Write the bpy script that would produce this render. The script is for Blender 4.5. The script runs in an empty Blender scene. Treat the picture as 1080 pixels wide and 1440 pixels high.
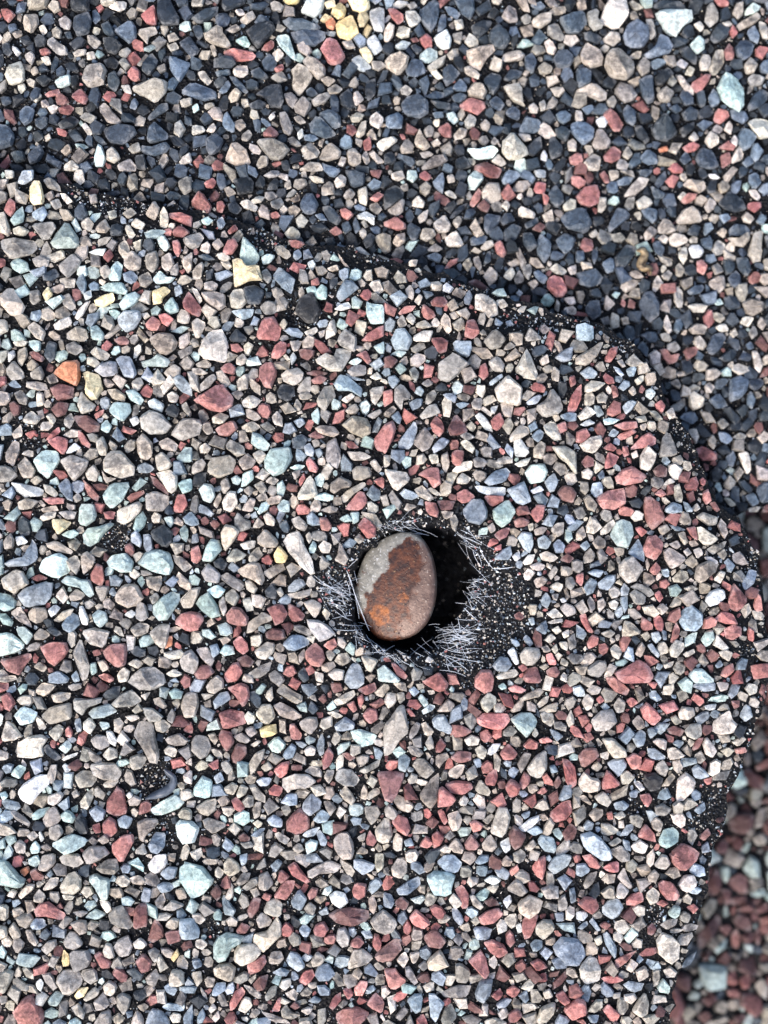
import bpy, math, random
import numpy as np

# ------------------------------------------------------------------ camera, sky, sun, exposure
S = 1.0 / 15600.0        # metres of roof per photo pixel at the level of the upper shingle
D = 0.150                # camera height above that level
scene = bpy.context.scene
cam_data = bpy.data.cameras.new("camera")
cam = bpy.data.objects.new("camera", cam_data)
scene.collection.objects.link(cam)
cam.location = (0, 0, D)
cam.rotation_euler = (0, 0, 0)
cam_data.sensor_fit = 'VERTICAL'
cam_data.sensor_height = 36.0
cam_data.lens = 36.0 * D / (1440 * S)
cam_data.clip_start = 0.005
cam_data.clip_end = 1000.0
cam_data.dof.use_dof = True
cam_data.dof.focus_distance = D + 0.0002
cam_data.dof.aperture_fstop = 9.0
cam_data.dof.aperture_blades = 0
scene.camera = cam

SUN_EL, SUN_AZ = math.radians(46), math.radians(216)   # azimuth the light comes from, from +Y clockwise
world = bpy.data.worlds.new("World")
scene.world = world
world.use_nodes = True
wn = world.node_tree.nodes
sky = wn.new("ShaderNodeTexSky")
sky.sky_type = 'NISHITA'
sky.sun_disc = False
sky.sun_elevation = SUN_EL
sky.sun_rotation = SUN_AZ
sky.dust_density = 4.0
wn["Background"].inputs["Strength"].default_value = 0.15
world.node_tree.links.new(sky.outputs[0], wn["Background"].inputs["Color"])

sun_data = bpy.data.lights.new("sun", 'SUN')
sun_data.energy = 0.6
sun_data.angle = math.radians(24)
sun_data.color = (1.0, 0.98, 0.955)
sun = bpy.data.objects.new("sun", sun_data)
scene.collection.objects.link(sun)
sun.location = (0, 0, 0.3)
sun.rotation_euler = (math.pi / 2 - SUN_EL, 0, math.pi - SUN_AZ)

scene.view_settings.view_transform = 'Standard'
scene.view_settings.look = 'None'
scene.view_settings.gamma = 1.0
scene.view_settings.use_curve_mapping = False
scene.view_settings.exposure = 1.40
scene.render.engine = 'CYCLES'
scene.cycles.max_bounces = 6

DATA = """
#q33
g 104,8 108,7 108,24 105,21
p 103,0 108,0 108,6 104,5
p 103,27 108,25 108,35 105,37
t 102,42 106,40 108,44 107,50 102,49
#q43
t 97,32 104,26 107,31 100,38
p 92,51 96,47 102,52 106,55 106,60 99,59 93,54
t 93,41 97,39 98,46 95,47
r 101,47 108,41 108,46 102,50
d 88,60 93,57 97,60 92,64
g 90,64 95,66 93,68
t 83,70 87,67 90,70 89,75 83,77
p 85,77 90,73 100,73 100,79 95,85 87,84
t 100,82 102,72 106,70 104,81
t 97,67 104,66 102,71
t 99,87 104,84 108,87 106,91 101,91
g 92,95 96,90 98,90 95,96
p 78,92 82,88 86,90 84,96 79,96
t 101,13 107,13 107,19 102,20
p 101,22 106,20 104,25
p 102,68 108,62 108,68
w 82,76 89,75 84,79
l 101,95 105,93 105,96
r 88,86 94,88 93,94 88,93
#q53
g 93,8 98,1 102,4 103,13 98,13
t 97,14 104,13 105,18 100,21
r 73,18 79,8 82,14 80,22 76,24
g 81,8 86,7 86,12 84,17
p 82,20 87,20 87,28 84,29
t 70,31 75,25 79,26 78,32 73,37
p 68,47 73,40 81,35 82,39 77,46 69,53
r 90,33 96,27 101,31 96,33
p 100,32 107,27 108,32 103,34
g 98,23 106,20 107,23 101,25
p 87,46 90,42 92,49 91,54 88,53
w 77,54 82,50 85,48 84,53 79,56
r 100,47 102,42 104,46 102,52
t 104,54 107,50 108,51 108,58
g 94,51 99,51 99,56 95,54
t 85,56 93,57 91,61
r 71,60 75,54 76,57 73,60
g 63,82 66,77 70,79 68,82
p 70,83 77,79 80,82 75,86
g 66,73 70,70 72,73 68,76
t 59,88 64,84 67,90 62,95
p 55,93 59,88 61,96 56,96
t 77,94 84,91 86,94 82,96
p 68,91 74,88 76,92 72,96
t 100,74 105,70 108,75 107,82
r 88,92 94,90 96,93 90,96
t 85,84 91,81 93,86 87,88
p 92,70 97,68 97,75 93,76
t 105,86 108,84 108,96 104,96
w 93,96 97,90 100,91 97,96
p 103,37 108,34 108,40 104,40
g 84,29 86,34 83,36
t 103,62 108,61 108,67 104,66
p 84,76 92,77 92,81 86,80
#t00
t 16,0 29,0 27,4 20,6 16,5
r 0,5 4,5 9,9 5,13 2,10
b 10,2 15,1 14,7 9,8
d 40,0 50,0 50,7 41,7
t 57,0 64,0 66,2 60,4 57,3
l 61,4 65,1 71,1 71,5 67,7
r 79,9 84,5 87,3 88,15 83,14
d 89,0 94,0 101,10 101,14 92,15 88,9
d 97,0 106,0 106,4 100,4
t 14,9 21,8 22,13 18,19 14,17
b 52,6 54,5 57,11 54,14 52,12
d 42,10 50,7 52,12 50,19 44,21 41,16
t 33,11 37,9 41,12 39,17 34,15
b 5,14 9,13 10,17 6,19
t 7,19 12,17 13,20 9,22
l 22,15 25,14 27,18 24,20
t 29,17 32,15 35,18 34,22 30,21
d 36,18 40,18 41,22 38,22
d 57,14 61,12 65,20 63,22 58,18
b 64,17 74,12 77,16 77,22 73,25 69,22
t 78,17 87,15 89,19 84,21 83,25 78,20
t 94,20 98,18 101,22 95,24
t 94,26 99,24 101,27 96,29
b 101,24 106,20 108,22 108,29 102,26
t 27,23 30,21 33,24 38,27 38,31 33,31 27,26
d 11,22 16,20 18,24 14,26
d 1,25 5,24 7,30 5,32 2,30
w 7,26 10,27 12,30 10,32 7,28
r 22,28 26,27 29,30 26,32 23,31
l 23,33 28,32 29,36 26,37
d 29,36 31,31 33,33 31,40 29,42
t 49,20 53,20 57,24 54,28 50,25
d 58,22 63,21 69,26 65,31 60,29
t 41,30 44,28 49,28 48,31 42,32
l 49,30 53,29 54,33 49,34
t 67,29 72,27 74,29 71,33 67,31
d 58,34 64,32 67,36 65,39 60,38
l 3,42 5,38 12,34 14,40 14,47 6,48
t 14,31 18,29 20,33 18,37 15,34
t 17,40 20,37 22,41 19,43
t 47,41 50,37 58,36 60,41 59,47 50,50 47,46
d 61,42 65,40 68,46 65,52 61,49
r 72,41 75,37 79,40 79,45 75,46 72,43
d 80,37 85,30 89,34 84,43 80,41
t 77,37 82,30 84,31 79,38
t 88,38 93,36 94,40 90,42
b 95,32 107,36 105,41 101,47 96,40
t 75,49 88,44 94,46 94,52 88,58 80,54 75,51
g 31,46 40,42 40,48 33,50
d 20,45 25,42 29,45 24,49
d 40,43 44,42 44,48 41,50
r 40,54 46,50 50,55 48,59 43,57
r 25,53 33,50 34,53 27,55
r 33,61 39,59 42,61 39,65 34,64
t 10,48 14,47 15,50 12,53
d 0,55 6,55 7,58 2,60
b 11,63 15,59 20,62 18,69 14,71 11,67
d 20,67 27,66 27,71 23,73 20,71
b 0,69 5,71 9,77 7,82 1,84 0,80
d 18,75 23,73 25,78 20,80
t 56,60 59,58 62,61 68,68 66,70 61,69 57,64
t 45,66 48,63 55,66 52,70 47,68
d 33,70 41,65 45,68 42,72 35,73
d 58,72 68,70 75,71 77,76 70,82 62,80 59,76
d 83,66 90,59 94,58 95,62 88,66 84,68
b 74,57 76,55 78,58 76,62 73,61
b 103,50 108,47 108,55 103,53
l 101,57 108,55 108,59 103,61
b 84,72 87,69 90,71 95,76 94,79 85,81 83,79
b 79,82 86,83 93,80 96,83 93,86 86,88 80,86
d 95,76 101,77 107,83 98,82
g 53,90 55,81 58,83 60,90 58,94 54,94
d 6,86 13,85 15,90 9,92
b 16,88 23,81 25,86 22,91 17,93
t 34,85 39,81 41,85 37,88
t 60,85 64,83 68,90 64,92 60,90
t 72,84 78,80 80,85 75,87
t 66,93 73,89 77,94 76,96 67,96
t 36,93 41,90 45,94 44,96 36,96
d 76,88 81,87 82,96 77,95
l 101,91 107,86 108,91 102,93
g 42,81 47,81 50,83 44,84
l 25,77 28,75 29,78 26,80
l 46,71 48,69 52,75 50,77
t 71,48 73,48 74,53 70,52 68,48
d 104,65 108,67 108,71 104,70
b 17,55 20,49 23,50 22,55 18,57
t 19,57 22,52 24,54 21,58
t 23,57 26,56 28,60 24,61
r 32,72 38,74 37,77 33,76
#t01
t 0,0 7,0 6,4 0,4
d 17,0 31,0 29,3 19,7 17,4
t 44,2 47,1 52,4 50,7 45,6
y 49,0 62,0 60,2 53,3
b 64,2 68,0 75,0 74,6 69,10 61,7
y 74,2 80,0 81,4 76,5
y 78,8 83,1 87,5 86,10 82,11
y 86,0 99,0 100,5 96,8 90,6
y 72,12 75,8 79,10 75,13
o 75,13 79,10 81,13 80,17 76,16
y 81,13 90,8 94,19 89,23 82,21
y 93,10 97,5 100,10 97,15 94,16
w 100,6 105,4 108,6 108,18 103,18 100,11
b 13,8 19,7 22,10 21,14 15,16
d 0,10 8,5 15,4 14,8 4,14
l 24,6 28,5 30,8 26,9
t 27,11 34,6 36,10 31,14 28,13
b 35,13 38,8 43,10 44,13 37,14
d 30,17 36,14 45,13 47,16 44,21 37,28 34,24
t 7,20 14,15 17,16 18,20 22,25 20,27 11,25 8,23
t 10,26 12,25 14,31 12,32
g 24,23 30,20 33,25 31,27
t 19,17 25,14 28,16 23,19
d 0,15 5,14 7,20 4,23
b 0,23 4,28 3,31 0,33
r 40,26 44,23 46,23 46,27 43,29 39,28
g 47,21 54,19 58,31 58,34 55,32
b 50,12 56,10 63,11 72,15 71,18 56,17
b 55,18 63,17 74,18 75,23 68,27 57,24
t 59,25 63,23 68,29 65,32 60,29
r 72,28 77,22 81,23 86,32 83,37 77,36 74,31
w 75,18 81,18 80,21 76,20
l 84,24 90,23 92,27 87,28
w 98,22 103,19 107,28 103,32 99,27
w 90,33 94,31 101,38 96,41 90,37
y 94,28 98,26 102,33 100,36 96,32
r 16,29 23,27 34,30 36,32 34,34 26,35 20,32
d 12,33 23,32 25,36 22,39 13,38
t 23,40 26,37 31,37 32,41 28,44 24,43
b 13,40 21,39 22,42 14,43
b 39,35 43,30 48,35 46,40 41,40
t 45,30 49,27 52,31 48,35 46,33
d 52,33 54,30 56,35 53,38
r 46,39 51,36 52,39 48,41
d 33,40 38,38 43,43 41,45 34,43
t 62,35 65,32 69,33 75,38 75,43 71,45 65,40
t 56,40 60,36 66,39 68,44 66,48 60,54 56,49 57,44
t 44,44 51,40 54,45 49,47
t 3,41 7,40 11,46 9,48 5,45
b 0,46 6,49 8,52 13,51 14,55 8,57 0,55
d 12,47 16,43 20,44 18,49 14,50
b 15,52 20,45 22,48 20,52 17,53
d 21,43 24,43 29,48 32,52 30,53 24,48
t 20,55 25,49 28,52 26,57 22,58
d 36,53 43,48 50,48 52,57 50,61 44,60 41,55
d 32,59 38,56 42,58 40,61 33,61
t 72,45 76,43 81,45 77,49
t 76,50 81,47 85,50 82,53 77,53
t 88,48 92,43 94,47 92,50
b 64,51 67,49 71,53 68,55 65,54
t 52,53 56,52 60,56 57,61 54,59
t 57,60 63,54 68,60 63,66 58,63
t 67,57 76,52 78,54 75,58 69,60
d 83,54 88,50 91,55 92,60 88,62 84,59
l 91,52 93,51 97,56 92,60
d 98,46 103,44 103,53 99,57 97,52
t 7,59 12,58 13,60 9,62 7,61
g 0,60 3,58 4,62 1,64
t 49,64 53,63 57,72 55,76 52,75 50,70
l 43,66 46,63 47,66 44,68
t 57,66 61,65 64,69 61,70
d 71,64 77,61 83,65 84,72 80,73 72,66
d 66,71 71,65 78,72 81,76 75,78 67,75
t 89,66 93,63 97,65 94,69 90,69
t 100,66 104,63 108,67 105,73 100,70
r 87,70 90,70 93,74 90,77 87,75
t 92,76 95,69 98,68 97,76 94,78
b 18,65 20,63 24,70 24,75 19,73 17,70
t 23,69 28,67 31,71 27,74
l 0,71 6,71 8,74 3,76 0,76
l 8,74 12,69 14,72 12,75
r 40,75 44,71 49,76 46,78 40,77
t 36,79 46,78 53,82 55,85 50,90 44,90 40,85
t 18,90 22,81 25,80 30,84 33,91 32,94 24,93
d 8,79 13,75 18,79 16,85 10,88
t 28,76 32,73 34,76 31,80 28,79
b 63,76 69,76 71,78 68,80 63,79
t 61,84 67,80 72,85 70,89 64,90
t 71,86 78,80 84,85 83,89 77,91 72,90
t 54,78 57,77 62,82 59,83 55,81
t 87,85 91,83 95,87 95,92 91,94 88,92
l 82,93 84,88 87,89 85,94
t 36,93 39,88 43,88 43,93 38,95
r 11,93 14,90 18,92 18,95 12,96
r 96,80 100,77 101,84 97,85
t 95,88 98,85 100,91 98,93
t 61,95 66,91 72,92 74,96 61,96
l 104,80 108,78 108,85 105,84
b 73,92 80,94 84,96 74,96
d 50,91 54,90 55,96 51,96
w 59,75 62,72 63,76 60,79
t 92,78 96,79 95,83 92,81
t 98,76 101,72 104,79 100,78
#t02
r 2,5 6,5 11,9 11,12 8,14 4,10
l 12,7 17,6 21,11 19,14 15,16 12,11
b 19,7 25,2 28,0 31,2 31,8 29,15 26,19 21,12
b 30,18 32,8 35,8 35,15 32,18
b 39,0 50,0 51,7 48,11 43,8
b 34,4 37,4 43,8 41,11 36,8
t 13,3 17,1 19,4 15,6
l 0,17 3,13 6,15 5,21 2,24 0,23
d 15,26 18,25 22,28 19,31
r 20,22 24,19 27,22 27,27 24,28 21,25
w 28,21 35,17 38,22 37,27 33,28 29,25
w 6,26 10,23 15,24 12,28 8,28
r 15,22 18,21 20,23 16,24
l 39,12 44,11 45,16 41,17
t 38,19 44,18 43,25 40,24
l 45,24 48,19 53,23 53,26 48,27
d 49,15 55,12 61,12 58,18 53,22 50,19
b 59,19 64,14 69,18 71,23 68,28 62,27 59,23
d 58,10 62,4 65,7 62,11
t 66,10 70,3 74,5 75,12 70,13
t 60,0 68,0 65,3 61,2
t 72,0 78,0 82,7 78,6
t 83,12 88,8 94,7 94,12 88,16 84,15
t 77,10 80,8 83,10 82,13 79,14
b 82,3 88,1 91,4 88,6
t 92,15 97,13 102,21 100,23 95,22 92,19
b 98,11 104,8 108,8 108,19 103,19
l 90,24 93,22 97,28 95,31 92,30
g 20,31 25,27 30,29 30,33 24,36 20,34
t 0,35 4,31 10,30 14,33 13,38 8,43 2,39
b 12,39 16,33 21,34 24,41 18,44 13,43
t 24,38 31,33 35,31 33,37 27,41
l 26,41 29,39 33,44 30,45
b 33,39 37,36 43,41 35,49 33,44
b 38,50 43,44 47,49 46,52 40,51
t 46,30 52,27 61,25 62,29 57,34 54,40 49,38
t 45,38 48,37 54,42 53,45 46,42
l 66,34 68,30 76,28 79,31 77,34 69,35
b 79,32 83,30 86,35 84,41 80,40
d 56,45 60,41 66,43 65,49 61,54 57,48
d 67,45 71,39 78,41 76,44 70,46
t 86,38 90,35 95,38 94,41 88,42
b 95,34 98,28 103,29 107,33 104,39 97,38
t 47,51 50,47 55,47 58,52 56,56 48,54
l 67,49 76,47 78,59 79,60 72,57
b 59,57 63,54 68,59 65,63 60,60
r 42,60 48,55 56,57 57,60 53,65 50,64 43,61
b 38,54 43,52 47,54 43,58 39,57
b 10,58 14,54 20,53 25,57 25,64 21,67 12,65 10,61
t 9,50 12,48 16,51 14,54 10,53
d 28,49 32,46 34,50 32,51
d 26,57 37,58 37,62 30,61
b 1,66 8,63 11,66 10,72 3,73 1,70
b 27,64 33,63 34,66 29,67
g 35,64 39,63 42,68 39,70 36,67
l 81,60 84,58 87,61 86,64 82,64
b 68,64 73,60 77,63 76,68 70,66
t 45,68 48,64 52,67 51,71 47,73
t 54,70 57,67 60,70 58,74 55,73
r 30,73 36,69 38,72 38,78 33,77
t 22,73 26,70 28,72 27,77 23,78
t 17,80 20,72 23,78 26,82 23,85 18,83
t 39,76 43,72 47,73 46,77 40,79
b 76,73 80,66 88,68 88,73 84,75 76,75
l 87,58 90,56 91,62 88,63
t 91,62 95,54 98,57 96,61
l 67,79 72,75 80,83 81,87 76,90 70,90 66,86
d 80,83 88,77 89,83 84,88 81,87
d 93,78 95,76 101,84 99,88 94,90
t 9,83 13,78 17,82 16,86 10,87
t 26,80 30,78 32,81 28,83
t 60,80 62,77 65,80 61,82
l 103,80 106,78 108,80 108,85 104,85
g 46,84 54,84 61,82 64,84 61,89 52,90
t 21,94 27,88 34,87 36,90 32,93 22,96
r 51,93 57,91 65,95 65,96 51,96
l 60,91 64,87 69,92 66,94
t 20,86 25,85 28,87 22,89
r 104,89 108,87 108,93 105,92
d 0,87 4,85 7,91 4,93 0,92
w 88,90 90,84 92,88 91,91
d 40,90 45,88 49,94 43,96 40,94
l 0,79 5,77 8,79 4,82 0,84
t 75,75 82,76 83,79 79,80
d 96,73 101,71 105,74 102,80 97,77
b 105,70 108,69 108,76 105,74
#t03
t 0,2 5,0 6,5 2,7
l 13,12 15,6 21,0 27,0 29,7 29,10 23,17 14,14
t 6,7 11,5 13,7 12,11 15,16 10,18 7,14
b 0,8 4,7 6,13 2,19 0,19
d 4,19 8,18 15,22 12,25 5,23
t 15,22 19,18 24,19 25,23 21,26 16,24
b 26,20 29,14 35,11 40,15 41,21 37,27 31,28 27,25
t 39,11 43,11 45,20 42,23 40,17
g 35,0 43,0 43,4 39,5
g 45,7 52,6 64,6 65,12 60,15 56,21 52,20 46,11
d 43,3 48,0 58,1 62,5 45,5
t 72,12 74,3 77,1 80,8 80,12 75,16
r 77,0 85,0 86,4 80,4
t 88,7 90,2 94,1 94,8 91,11 88,8
g 95,6 99,2 104,4 100,8 95,9
t 90,15 95,11 102,7 104,10 100,14 92,17
l 82,13 86,12 88,14 85,16
r 86,18 88,14 91,19 88,22
d 75,22 79,14 83,13 86,17 85,21 78,25
l 103,12 107,14 108,22 105,22 103,17
b 89,28 92,23 97,21 100,26 98,32 94,35 90,32
b 96,18 100,14 103,20 102,25 98,23
l 66,14 70,12 72,16 70,18
g 64,25 69,20 72,24 72,28 68,31 65,28
b 38,31 44,27 47,20 51,21 54,26 53,30 46,32 40,33
d 58,28 62,26 68,33 67,37 60,32
t 2,31 6,24 13,29 15,33 14,37 8,39 4,36
l 13,28 16,25 19,27 16,30
t 16,33 19,29 24,28 32,34 33,40 28,45 20,44 16,38
r 83,29 86,24 89,31 88,34 84,34
l 69,36 71,31 75,31 76,35 74,40 70,40
t 74,39 79,28 83,28 83,36 79,42 76,42
t 34,38 38,32 42,36 41,41 37,43
l 30,32 34,29 37,29 36,33 31,33
b 0,39 5,38 9,41 8,47 2,50 0,48
w 56,36 59,33 63,36 61,39
l 61,42 64,37 67,39 65,43
t 94,37 98,32 102,37 100,41 96,42
t 0,51 8,47 12,48 17,52 17,56 14,57 7,54 0,53
d 14,47 18,43 23,46 20,50 15,49
t 22,50 25,46 31,49 34,54 32,57 27,58 22,53
b 35,45 39,43 43,43 43,48 44,57 40,59 37,53
d 44,44 52,38 55,42 49,48 45,48
t 51,47 54,42 57,46 54,49
l 56,42 59,42 66,51 66,54 62,52
r 64,48 72,42 76,42 71,51 67,53
g 79,49 83,42 86,42 91,46 94,52 94,60 92,63 87,61 81,56
b 74,55 77,50 81,56 80,59 76,61
b 58,54 61,49 66,56 66,59 61,60
b 96,60 100,53 105,50 108,52 107,57 102,61 97,63
t 45,54 50,49 55,52 52,58 47,57
t 17,57 21,54 23,57 21,61 18,60
l 0,62 3,63 4,68 0,69
b 3,61 9,59 10,62 6,65
w 11,68 15,65 18,69 16,72 13,72
r 15,65 19,61 23,64 27,70 25,73 21,74 17,68
b 26,63 29,59 33,62 34,68 32,71 28,69
b 0,73 5,69 10,72 9,79 4,82 0,78
r 77,68 80,61 85,63 86,66 81,70
b 86,62 95,63 97,67 94,70 88,67
l 97,69 102,67 108,69 108,77 103,78 99,74
b 91,76 94,72 99,74 101,78 98,83 94,85 91,80
d 42,74 45,68 50,64 54,69 57,75 51,80 45,79
d 33,72 36,70 41,79 39,81 34,77
d 58,73 67,68 66,73 60,78
t 9,82 12,73 15,73 20,80 17,84 11,84
r 15,88 21,82 25,85 25,89 20,92 16,91
t 26,88 29,82 32,87 29,90
t 4,92 10,86 14,89 13,96 6,96
r 0,86 3,87 4,91 0,93
o 46,84 51,82 52,85 47,86
l 63,78 66,74 69,78 66,80
r 60,83 66,80 70,82 67,85 62,86
l 72,79 75,74 80,78 80,81 75,84
t 76,74 79,70 83,73 80,76
b 36,88 40,84 45,87 46,92 40,93 37,91
b 58,90 62,85 65,90 61,93
b 67,89 70,83 77,85 80,93 76,96 69,94
r 80,83 86,79 90,82 88,85
l 86,81 89,76 91,79 90,83
l 87,90 92,82 94,86 93,90 88,92
r 81,88 86,85 87,92 82,95
t 83,73 86,68 88,71 87,76
t 96,45 99,42 106,44 104,48 98,49
b 103,37 106,34 108,34 108,41 104,41
b 52,61 57,59 60,62 56,64
d 59,64 64,60 69,63 68,67 61,68
#t10
l 3,0 8,0 8,4 4,5
b 10,7 13,0 19,0 19,5 13,8
y 17,10 19,6 23,6 25,17 24,19 19,20 17,17
t 24,5 28,4 34,9 34,12 27,10
t 0,11 4,12 4,17 0,21
r 2,23 6,16 9,18 9,23 6,26
g 6,28 13,20 14,25 13,29 8,31
b 18,24 25,20 27,25 24,29 19,27
t 28,18 33,16 35,20 31,22
l 34,13 37,13 41,17 38,19
t 50,14 54,13 55,18 51,19
t 0,25 3,24 6,33 5,37 0,31
t 7,33 12,31 17,34 14,37 8,36
t 17,30 30,29 32,32 28,39 24,39 21,35
g 29,41 33,35 38,29 44,37 45,43 31,44
t 46,29 50,26 53,30 51,34 46,32
t 54,33 59,27 62,32 60,35 55,35
t 61,23 65,22 66,26 62,28
t 69,24 74,21 77,24 72,27
l 74,29 77,27 82,30 80,33 74,31
t 82,24 87,17 90,21 89,25 87,28 83,26
t 90,24 92,20 95,28 94,32 90,32
r 95,24 103,24 108,26 108,32 103,30 96,27
r 97,34 101,31 107,35 103,38 98,37
g 81,35 90,33 93,34 90,38 83,39
g 88,38 92,36 96,43 93,46 90,43
r 97,40 100,39 102,45 100,49 98,46
t 103,38 108,36 108,44 104,42
t 1,39 9,38 20,40 21,44 18,47 7,50 2,45
r 0,48 3,50 3,54 0,56
g 6,52 10,49 16,52 17,56 12,58 8,56
t 18,50 22,48 28,50 27,54 20,54
d 24,59 31,55 34,59 30,62 25,62
t 33,53 41,47 46,51 44,55 38,61 34,57
t 33,61 38,60 43,61 42,66 37,66
t 67,41 71,39 73,47 70,50 67,46
t 70,48 75,45 80,50 79,55 74,57 70,54
t 82,47 88,45 89,54 86,58 82,54
t 91,49 96,46 98,53 94,57 91,54
t 102,50 108,46 108,55 106,58 103,54
t 96,55 100,52 100,59 96,59
w 50,46 56,44 60,44 58,48 52,47
r 58,49 62,44 64,48 61,52
g 61,59 66,51 69,53 68,62 62,62
b 69,58 74,56 78,60 74,64 70,62
t 78,60 83,57 86,62 82,66 79,65
g 86,61 90,56 94,60 99,60 96,63 88,64
g 55,66 62,63 69,63 72,68 71,70 60,68
t 56,55 60,53 63,57 59,61 57,59
g 67,75 71,70 76,68 79,71 76,76 69,79
y 53,73 58,70 64,69 65,73 59,77 54,76
y 86,68 93,65 96,68 92,71 91,75 86,75
y 24,69 27,65 30,70 26,74
t 0,72 5,66 8,67 14,76 12,81 7,82 1,76
t 17,68 22,67 23,73 19,76 17,73
d 0,60 3,66 0,70
g 92,76 97,71 101,79 96,81 93,79
r 103,74 106,68 108,70 108,81 104,78
t 73,77 79,74 84,78 80,80 74,79
b 66,83 70,79 79,79 80,83 76,89 71,91 67,87
g 61,79 65,78 68,80 65,84
r 82,86 86,82 91,85 89,90 83,89
r 89,81 94,80 98,84 94,88 90,84
t 31,79 36,76 40,81 37,84 32,83
l 30,87 39,82 41,86 34,90 31,89
t 15,88 19,85 26,91 24,96 20,94
g 6,90 9,89 15,95 14,96 7,96
t 0,84 4,84 5,90 0,94
t 38,91 44,87 49,90 50,94 47,96 38,95
g 51,88 55,87 59,92 58,96 52,95
t 84,94 90,91 97,92 99,96 85,96
r 64,95 70,93 73,96
t 35,71 39,69 43,77 40,79 36,76
l 42,83 48,74 51,73 47,81 44,84
w 47,69 51,67 52,71 48,73
b 98,66 101,64 103,69 99,71
t 100,6 105,3 108,4 108,12 104,14 101,10
#t11
t 40,3 45,0 49,0 49,3 43,4
l 65,3 74,5 74,7 69,7
t 58,5 64,5 65,8 60,11 57,9
t 52,7 55,5 56,10 52,11
r 7,7 12,4 14,7 12,10 8,10
b 14,2 18,2 19,9 16,11 14,7
d 23,5 33,4 35,7 34,12 26,14 25,9
d 42,11 47,4 49,6 48,11
t 73,9 77,6 80,8 80,13 73,14
t 80,6 84,2 87,4 86,9 81,10
b 75,0 82,0 80,4 77,3
d 86,0 97,2 97,8 90,10
r 100,0 107,0 105,5 101,3
t 85,14 89,10 92,13 90,16 86,16
l 93,11 98,9 99,16 98,20 94,18
r 0,17 4,12 7,14 11,20 10,24 7,25 0,20
t 41,12 46,12 48,15 43,17 41,15
l 33,17 38,14 41,15 39,18 34,19
t 53,15 57,10 59,12 56,15
r 14,18 17,17 19,20 17,24 14,23
d 20,19 25,18 28,22 25,25 21,23
l 27,18 31,16 37,20 36,23 29,21
t 44,18 50,15 52,19 49,22 45,21
b 61,18 64,13 68,13 71,19 69,25 64,25 61,21
t 54,21 58,19 61,22 58,26 55,25
t 18,10 21,9 25,13 20,15
r 44,24 48,23 50,26 45,27
r 83,22 86,21 91,25 88,28 84,26
d 73,21 77,20 84,27 82,31 77,28
b 69,25 73,24 76,28 72,28
w 93,25 98,23 103,26 102,31 98,28 93,27
t 100,19 104,18 107,22 104,25 100,22
b 91,20 94,19 98,21 97,23 92,22
r 100,16 105,12 108,14 104,18
g 5,28 9,26 12,28 9,31 6,30
b 14,28 17,26 19,30 17,33 15,33
r 20,34 24,30 26,33 21,36
t 22,38 27,33 29,36 26,41
r 17,46 20,39 24,38 26,42 23,47 20,48
t 0,36 5,35 7,38 4,43 0,44
t 11,41 15,38 18,42 14,45
g 28,41 29,37 36,44 38,49 35,54 30,54 27,49
y 23,51 27,49 31,54 37,53 40,62 33,62 24,66
t 52,35 56,31 61,36 60,39 54,38
r 54,39 64,41 60,44 56,43
t 46,43 51,42 56,48 53,50 48,47
b 57,46 60,44 62,48 59,51 57,49
g 39,49 42,47 47,48 44,52 40,53
t 14,47 18,46 22,49 20,51 15,50
t 16,51 20,50 23,54 20,56
t 39,57 42,55 45,61 43,64 40,61
b 45,60 49,54 58,61 57,66 56,70 50,65
t 0,57 6,51 7,54 5,61 1,61
d 3,48 9,47 13,50 8,51
d 8,57 12,55 11,61 8,62
t 7,63 11,62 15,64 13,68 7,67
t 5,69 12,68 19,70 19,76 16,79 9,75
t 21,71 24,67 29,67 31,74 27,78 22,77
d 29,66 36,64 41,68 38,75 32,75
l 0,66 3,67 6,73 4,75
r 0,71 6,78 4,82 0,81
t 38,77 42,73 47,74 47,80 41,81
b 22,79 30,78 35,78 34,82 29,84
b 81,70 86,62 90,62 94,66 89,70 84,74
g 64,66 69,65 71,68 68,70 65,69
g 68,71 73,64 76,66 76,72 72,73
r 67,62 71,60 72,64 67,65
t 60,67 62,65 64,69 61,73
w 65,52 68,50 70,53 67,57
t 76,55 82,53 83,56 78,57
g 98,73 100,75 108,76 108,86 101,87 98,81
w 80,78 88,74 90,77 84,79
g 81,87 83,83 88,87 85,90
r 36,93 40,83 46,82 50,88 49,95 47,96 38,95
t 49,87 52,83 54,86 52,90
t 29,88 34,87 35,90 32,93
d 21,94 25,89 31,94 31,96 22,96
l 9,92 12,90 17,90 20,96 9,96
l 0,85 3,83 8,86 4,94 2,94
l 63,91 70,88 71,90 66,94
l 75,95 78,84 80,84 82,92
r 95,96 99,91 108,87 108,93 102,96
t 83,93 86,89 92,93 93,96 83,96
d 77,62 82,60 82,64 78,67
t 103,37 108,35 108,44 104,41
d 96,40 100,35 103,37 102,42 98,44
r 77,34 81,31 85,35 81,37
b 90,30 92,26 95,33 92,36
d 84,30 88,28 90,33 86,36
t 82,46 86,52 89,55 86,54
t 91,44 95,43 101,48 98,49
k 68,68 70,72 73,80 70,86 65,86 58,80 60,73
p 60,76 67,74 70,77 66,83 62,81
#t12
t 4,2 10,0 12,4 8,6 4,5
g 13,0 18,0 19,4 16,7 13,5
r 20,2 23,0 27,4 24,6 20,4
b 27,7 33,1 34,6 33,13 29,10
t 35,3 39,2 40,6 36,7
g 47,4 51,0 55,1 56,5 51,11 48,11
b 66,5 69,0 75,1 77,3 71,8 67,8
r 57,0 66,0 64,4 59,4
w 84,0 91,0 91,4 86,4
d 0,11 6,8 11,11 11,16 5,20 0,22
t 9,9 13,7 14,11 11,12
t 2,22 10,16 12,17 11,23 8,26 3,24
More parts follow.
